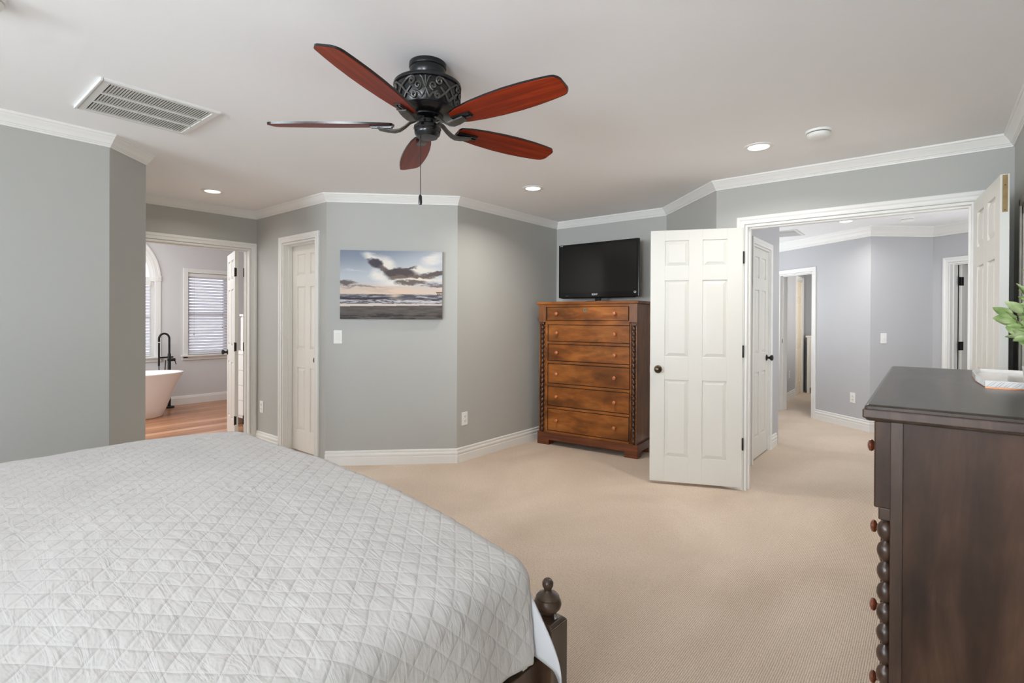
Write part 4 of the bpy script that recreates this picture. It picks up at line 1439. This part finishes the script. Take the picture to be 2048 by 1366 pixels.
for i, (a, b, x) in enumerate(rows):
    for j in range(2):
        y0 = 0.078 + j * 0.70
        d = MB().box(x, 0.062, y0, y0 + 0.675, a, b).build('drawer', M['dresser'], dr, bevel=0.002)
        for yk in (0.13, 0.545):
            MB().lathe([(r, z) for r, z in DKP], (x, y0 + yk, [0.948, 0.702, 0.462, 0.24][i]), 16, 'X').build('knob', M['dresser_knob'], d, smooth=40)

# decorative tray on the dresser
tr = thing('tray', 'white chevron-sided tray with copper band on the dark dresser', 'tray', (0.0, 0.0, 1.100))
tp = [(0.150, 2.405), (0.330, 2.398), (0.349, 2.47), (0.352, 2.90), (0.335, 2.98), (0.155, 2.985), (0.134, 2.93), (0.131, 2.59)]
tp = [(0.1445, 2.402), (0.335, 2.396), (0.345, 2.50), (0.345, 2.88), (0.33, 2.97), (0.16, 2.975), (0.131, 2.86), (0.130, 2.625)]


def inset(poly, k):
    cx = sum(p[0] for p in poly) / len(poly)
    cy = sum(p[1] for p in poly) / len(poly)
    return [(cx + (x - cx) * (1 - k / abs(max(0.08, math.hypot(x - cx, y - cy)))), cy + (y - cy) * (1 - k / abs(max(0.08, math.hypot(x - cx, y - cy))))) for x, y in poly]


MB().loft([[(x, y, 0.0) for x, y in inset(tp, 0.0)], [(x, y, 0.0035) for x, y in tp]]).build('copper_band', M['copper'], tr)
mb = MB()
mb.loft([[(x, y, 0.0035) for x, y in inset(tp, 0.003)], [(x, y, 0.025) for x, y in inset(tp, 0.001)], [(x, y, 0.026) for x, y in inset(tp, 0.008)], [(x, y, 0.012) for x, y in inset(tp, 0.011)]])
mb.build('tray_body', M['tub'], tr, bevel=0.0008, segs=1)
chv = MB()
for k in range(9):
    x = 0.148 + k * 0.021
    for q_, (xa, za, xb, zb) in enumerate(((x, 0.0055, x + 0.018, 0.0235), (x + 0.008, 0.0055, x + 0.0245, 0.022))):
        yy = 2.4015 - (x - 0.1445) * 0.03
        chv.tube([(xa, yy, za), (xb, yy, zb)], 0.0009, 5)
chv.build('chevron_relief', M['vent'], tr)
chv = MB()
for k in range(12):
    y = 2.42 + k * 0.0165
    x = 0.1445 - (y - 2.402) * 0.065
    chv.tube([(x - 0.0005, y, 0.005), (x - 0.0005, y, 0.023)], 0.0009, 5)
chv.build('rib_relief', M['vent'], tr)

# potted plant on the dresser
pp = thing('potted_plant', 'leafy green plant in a pot on the dark dresser', 'plant', (0.262, 2.14, 1.100))
MB().lathe([(0.0, 0.0), (0.040, 0.0), (0.042, 0.004), (0.052, 0.09), (0.053, 0.096), (0.048, 0.096), (0.046, 0.085), (0.0, 0.084)], segs=32).build('pot', M['pot'], pp, smooth=40)
MB().lathe([(0.0, 0.080), (0.047, 0.080), (0.04, 0.088), (0.0, 0.09)], segs=20).build('soil', M['soil'], pp)
stem_ends = []
rnd = random.Random(11)
targets = [(-0.118, -0.01, 0.232), (-0.100, 0.0, 0.195), (-0.070, -0.02, 0.300), (-0.062, 0.0, 0.150), (-0.045, -0.03, 0.340), (-0.02, -0.06, 0.37), (0.02, -0.02, 0.36),
           (0.05, -0.05, 0.30), (0.03, -0.08, 0.22), (-0.02, -0.09, 0.26), (-0.03, 0.07, 0.28), (0.04, 0.07, 0.31), (-0.08, 0.05, 0.25), (0.07, 0.0, 0.22), (-0.05, -0.06, 0.20), (0.0, 0.0, 0.33)]
lv = MB()


def leaf(base, direc, ln, wd, droop):
    d = Vector(direc).normalized()
    side = d.cross(Vector((0, 0, 1)))
    if side.length < 0.05:
        side = Vector((1, 0, 0))
    side.normalize()
    u0 = side.cross(d).normalized()
    ph = math.radians(rnd.uniform(25, 80)) * rnd.choice((-1, 1))
    side = (side * math.cos(ph) + u0 * math.sin(ph)).normalized()
    up = side.cross(d).normalized()
    n, rows_ = 9, []
    for i in range(n):
        t = i / (n - 1)
        w = wd * (math.sin(PI * min(1, t * 0.94 + 0.04)) ** 0.8) * (1.1 - 0.35 * t)
        c = Vector(base) + d * (ln * t) + up * (-droop * ln * t * t)
        rows_.append([c - side * w + up * (0.22 * w), c - side * w * 0.5 + up * 0.06 * w, c, c + side * w * 0.5 + up * 0.06 * w, c + side * w + up * (0.22 * w)])
    b = len(lv.v)
    lv.loft(rows_, closed=False, cap=False)
    # thickness: mirrored underside
    th = up * -0.0012
    rows2 = [[p + th for p in r] for r in rows_]
    lv.loft(rows2, closed=False, cap=False)


for tx, ty, tz in targets:
    tx, ty, tz = tx * 0.66 + 0.004, ty * 0.8, 0.06 + tz * 0.78
    p0 = Vector((rnd.uniform(-.012, .012), rnd.uniform(-.012, .012), 0.085))
    p3 = Vector((tx, ty, tz))
    p1 = p0 + Vector((tx * 0.12, ty * 0.12, 0.07))
    p2 = p0.lerp(p3, 0.7) + Vector((0, 0, 0.03))
    pts = []
    for k in range(9):
        t = k / 8
        pts.append(p0 * (1 - t) ** 3 + p1 * 3 * t * (1 - t) ** 2 + p2 * 3 * t * t * (1 - t) + p3 * t ** 3)
    MB().tube(pts, 0.0016, 6).build('stem', M['stem'], pp)
    dirn = (pts[-1] - pts[-3]).normalized()
    leaf(pts[-1], dirn + Vector((0, 0, -0.15)), rnd.uniform(0.046, 0.056), rnd.uniform(0.015, 0.018), 0.25)
    for j in range(6):
        q = pts[3 + j % 6] if j < 6 else pts[-1]
        a = rnd.uniform(0, 2 * PI)
        out = Vector((math.cos(a), math.sin(a), rnd.uniform(-0.25, 0.55))) + dirn * 0.7
        leaf(q, out, rnd.uniform(0.040, 0.054), rnd.uniform(0.0145, 0.019), rnd.uniform(0.1, 0.5))
lv.build('leaves', M['leaf'], pp, smooth=60)

# framed mirror on the right wall
mr = thing('wall_mirror', 'tall taupe framed mirror on the right wall beyond the plant', 'mirror', (0.379, 0, 0))
mb = MB()
mb.box(-0.03, -0.002, 3.70, 3.735, 0.98, 1.955).box(-0.03, -0.002, 2.60, 2.635, 0.98, 1.955).box(-0.03, -0.002, 2.60, 3.735, 1.92, 1.955).box(-0.03, -0.002, 2.60, 3.735, 0.98, 1.015)
mb.box(-0.022, -0.002, 3.655, 3.70, 1.01, 1.92).box(-0.022, -0.002, 2.635, 2.68, 1.01, 1.92).box(-0.022, -0.002, 2.635, 3.70, 1.875, 1.92).box(-0.022, -0.002, 2.635, 3.70, 1.015, 1.06)
mb.build('frame', M['taupe'], mr, bevel=0.003)
MB().box(-0.012, -0.004, 2.66, 3.68, 1.04, 1.90).build('mirror_glass', M['mirror'], mr)

# cabinet in the far room
fc = thing('far_cabinet', 'small white cabinet seen past the open hall doorway', 'cabinet', (0, 0, 0))
MB().box(-1.745, -1.15, 10.62, 10.97, 0.10, 1.01).box(-1.745, -1.70, 10.62, 10.97, 0.0, 0.10).box(-1.20, -1.15, 10.62, 10.97, 0, 0.10).build('carcass', M['trim'], fc, bevel=0.003)
MB().box(-1.765, -1.13, 10.60, 10.985, 1.01, 1.04).build('top', M['trim'], fc, bevel=0.003)
MB().box(-1.69, -1.45, 10.605, 10.62, 0.15, 0.97).build('cabinet_door', M['trim'], fc, bevel=0.003)
MB().box(-1.44, -1.20, 10.605, 10.62, 0.15, 0.97).build('cabinet_door', M['trim'], fc, bevel=0.003)


# ------------------------------------------------------------------ bed
XL, XR, YF = -3.10, -1.00, 1.185
bed = thing('bed', 'dark wooden bed frame with turned finial posts under the white quilt', 'bed', (0, 0, 0))


def post(x, y, where):
    mb = MB().box(x - 0.045, x + 0.045, y - 0.045, y + 0.045, 0.0, 0.382)
    mb.loft([[(x + sx * 0.045, y + sy * 0.045, 0.382) for sx, sy in ((-1, -1), (1, -1), (1, 1), (-1, 1))], [(x + sx * 0.034, y + sy * 0.034, 0.392) for sx, sy in ((-1, -1), (1, -1), (1, 1), (-1, 1))]])
    p = mb.build('post', M['bed_wood'], bed, bevel=0.003)
    fp = [(0.0, 0.390), (0.030, 0.390), (0.031, 0.396), (0.020, 0.402), (0.022, 0.412), (0.032, 0.422), (0.041, 0.436), (0.044, 0.450), (0.041, 0.464), (0.036, 0.472), (0.037, 0.478), (0.030, 0.488), (0.018, 0.496),
          (0.012, 0.503), (0.012, 0.508), (0.014, 0.513), (0.0175, 0.522), (0.0175, 0.536), (0.012, 0.547), (0.0, 0.55)]
    MB().lathe([(r, 0.390 + (z - 0.390) * 0.76) for r, z in fp], (x, y, 0), 28).build('finial', M['bed_wood'], p, smooth=50)


BPX0, BPX1, BPY = -3.30, -0.932, 1.329
post(BPX1, BPY, 'right')
post(BPX0, BPY, 'left')
MB().box(BPX0 + 0.045, BPX1 - 0.045, BPY - 0.02, BPY + 0.02, 0.16, 0.36).build('footboard', M['bed_wood'], bed, bevel=0.004)
MB().box(BPX1 - 0.03, BPX1 + 0.005, -0.95, BPY - 0.045, 0.13, 0.285).build('side_rail', M['bed_wood'], bed, bevel=0.004)
MB().box(BPX0 - 0.005, BPX0 + 0.03, -0.95, BPY - 0.045, 0.13, 0.285).build('side_rail', M['bed_wood'], bed, bevel=0.004)
MB().box(BPX0, BPX1, -1.0, -0.95, 0.0, 1.2).build('headboard', M['bed_wood'], bed, bevel=0.01)

mt = thing('mattress', 'navy box spring and mattress between the bed rails', 'mattress', (0, 0, 0))
MB().box(-3.16, -0.965, -0.90, 1.25, 0.20, 0.315).build('box_spring', M['navy'], mt, bevel=0.03, segs=3)
MB().box(-3.03, -1.12, -0.90, 1.13, 0.33, 0.57).build('mattress_body', M['duvet'], mt, bevel=0.05, segs=3)


def top_z(x, y):
    z = 0.738
    if x > -2.05:
        z -= 0.108 * ((x + 2.05) / 1.05) ** 1.75
    if x < -2.75:
        z += 0.006 - 0.05 * ((-2.75 - x) / 0.35) ** 2
    if y > 0.75:
        z -= 0.022 * ((y - 0.75) / 0.5) ** 2
    z += 0.010 * (noise.noise(Vector((x * 2.1, y * 2.1, 3.3)))) + 0.005 * noise.noise(Vector((x * 5.5, y * 5.5, 1.1)))
    return z


def drape(s, t, lift, r, flare, cflare=0.0):
    """cloth point: s across (x), t along (y) in cloth metres measured on the flat; returns position"""
    ex, ey = min(max(s, XL), XR), min(t, YF)
    dx, dy = s - ex, t - ey
    d = math.hypot(dx, dy)
    z = top_z(ex, ey) + lift
    if d < 1e-9:
        return Vector((s, t, z))
    nx, ny_ = dx / d, dy / d
    q = r * PI / 2 * 0.92
    flare = flare + cflare * 2 * abs(nx * ny_)
    if d < q:
        hh, vv = r * math.sin(d / r), r * (1 - math.cos(d / r))
    else:
        a = q / r
        hh = r * math.sin(a) + (d - q) * flare
        vv = r * (1 - math.cos(a)) + (d - q) * math.sqrt(1 - flare * flare)
    return Vector((ex + nx * hh, min(ey + ny_ * hh, 1.281), z - vv))


def cloth(name, s0, s1, t0, t1, step, lift, r, flare, mat, parent, corner, quilted, amp, cflare=0.0):
    ns, ntt = int((s1 - s0) / step) + 1, int((t1 - t0) / step) + 1
    pts, uvs = [], []
    for j in range(ntt):
        for i in range(ns):
            s = s0 + (s1 - s0) * i / (ns - 1)
            t = t0 + (t1 - t0) * j / (ntt - 1)
            # round the cloth's foot corners
            cs, ct = s, t
            for cxn, sg in ((s1 - corner, 1), (s0 + corner, -1)):
                a, b = (s - cxn) * sg, t - (t1 - corner)
                if a > 0 and b > 0:
                    m = max(a, b)
                    L = math.hypot(a, b)
                    k = m / L
                    cs, ct = cxn + sg * a * k, (t1 - corner) + b * k
            p = drape(cs, ct, lift, r, flare, cflare)
            if not quilted:
                def ss_(a_, b_, v_):
                    q_ = min(1, max(0, (v_ - a_) / (b_ - a_)))
                    return q_ * q_ * (3 - 2 * q_)
                ddx, ddy = cs - XR, ct - YF
                if ddx > 0 and ddy > 0:
                    ph_ = math.degrees(math.atan2(ddy, ddx))
                    p.x += 0.122 * ss_(0.04, 0.33, math.hypot(ddx, ddy)) * ss_(17, 38, ph_) * (1 - ss_(52, 88, ph_))
            pts.append(p)
            uvs.append((cs, ct))
    P = np.array([tuple(p) for p in pts]).reshape(ntt, ns, 3)
    gs = np.gradient(P, axis=1)
    gt = np.gradient(P, axis=0)
    N = np.cross(gs, gt)
    N /= np.maximum(np.linalg.norm(N, axis=2, keepdims=True), 1e-9)
    UV = np.array(uvs).reshape(ntt, ns, 2)
    a = 0.05
    hgt = np.zeros((ntt, ns))
    if quilted:
        u = (UV[..., 0] + UV[..., 1]) / math.sqrt(2)
        v = (UV[..., 0] - UV[..., 1]) / math.sqrt(2)
        pf = np.abs(np.sin(PI * u / a)) * np.abs(np.sin(PI * v / a))
        wob = np.array([noise.noise(Vector((p[0] * 9, p[1] * 9, p[2] * 9))) for p in P.reshape(-1, 3)]).reshape(ntt, ns)
        hgt += amp * pf ** 0.75 * (1.0 + 0.9 * wob)
    # soft vertical folds on the hanging sides
    fold = np.zeros((ntt, ns))
    for j in range(ntt):
        for i in range(ns):
            s, t = UV[j, i]
            ex, ey = min(max(s, XL), XR), min(t, YF)
            d = math.hypot(s - ex, t - ey)
            if d > 0.06 and quilted:
                along = ey if abs(s - ex) > abs(t - ey) else ex
                fold[j, i] = min(1, (d - 0.06) / 0.3) * (0.010 * math.sin(along * 17 + 1.3 * math.sin(along * 5)) + 0.012 * noise.noise(Vector((along * 7, d * 3, 5.5))))
    P = P + N * (hgt + fold)[..., None]
    me = bpy.data.meshes.new(name)
    faces = [(j * ns + i, j * ns + i + 1, (j + 1) * ns + i + 1, (j + 1) * ns + i) for j in range(ntt - 1) for i in range(ns - 1)]
    me.from_pydata([tuple(map(float, p)) for p in P.reshape(-1, 3)], [], faces)
    uvl = me.uv_layers.new(name='cloth')
    li = np.zeros(len(me.loops), dtype=np.int32)
    me.loops.foreach_get('vertex_index', li)
    uvl.data.foreach_set('uv', UV.reshape(-1, 2)[li].astype(np.float32).ravel())
    me.polygons.foreach_set('use_smooth', [True] * len(me.polygons))
    me.materials.append(mat)
    o = bpy.data.objects.new(name, me)
    COL.objects.link(o)
    so = o.modifiers.new('thickness', 'SOLIDIFY')
    so.thickness = 0.006
    so.offset = -1
    return o


qt = cloth('quilt', XL - 0.28, XR + 0.33, -0.93, YF + 0.055, 0.0095, 0.0, 0.085, 0.10, M['quilt'], None, 0.05, True, 0.0024)
tag(qt, 'white diamond-stitched quilt spread over the bed', 'quilt')
dv = cloth('bed_sheet', XL - 0.20, XR + 0.27, -0.92, YF + 0.29, 0.012, -0.020, 0.068, 0.05, M['duvet'], None, 0.02, False, 0)
tag(dv, 'plain white cover hanging below the quilt at the bed corner', 'bedding')
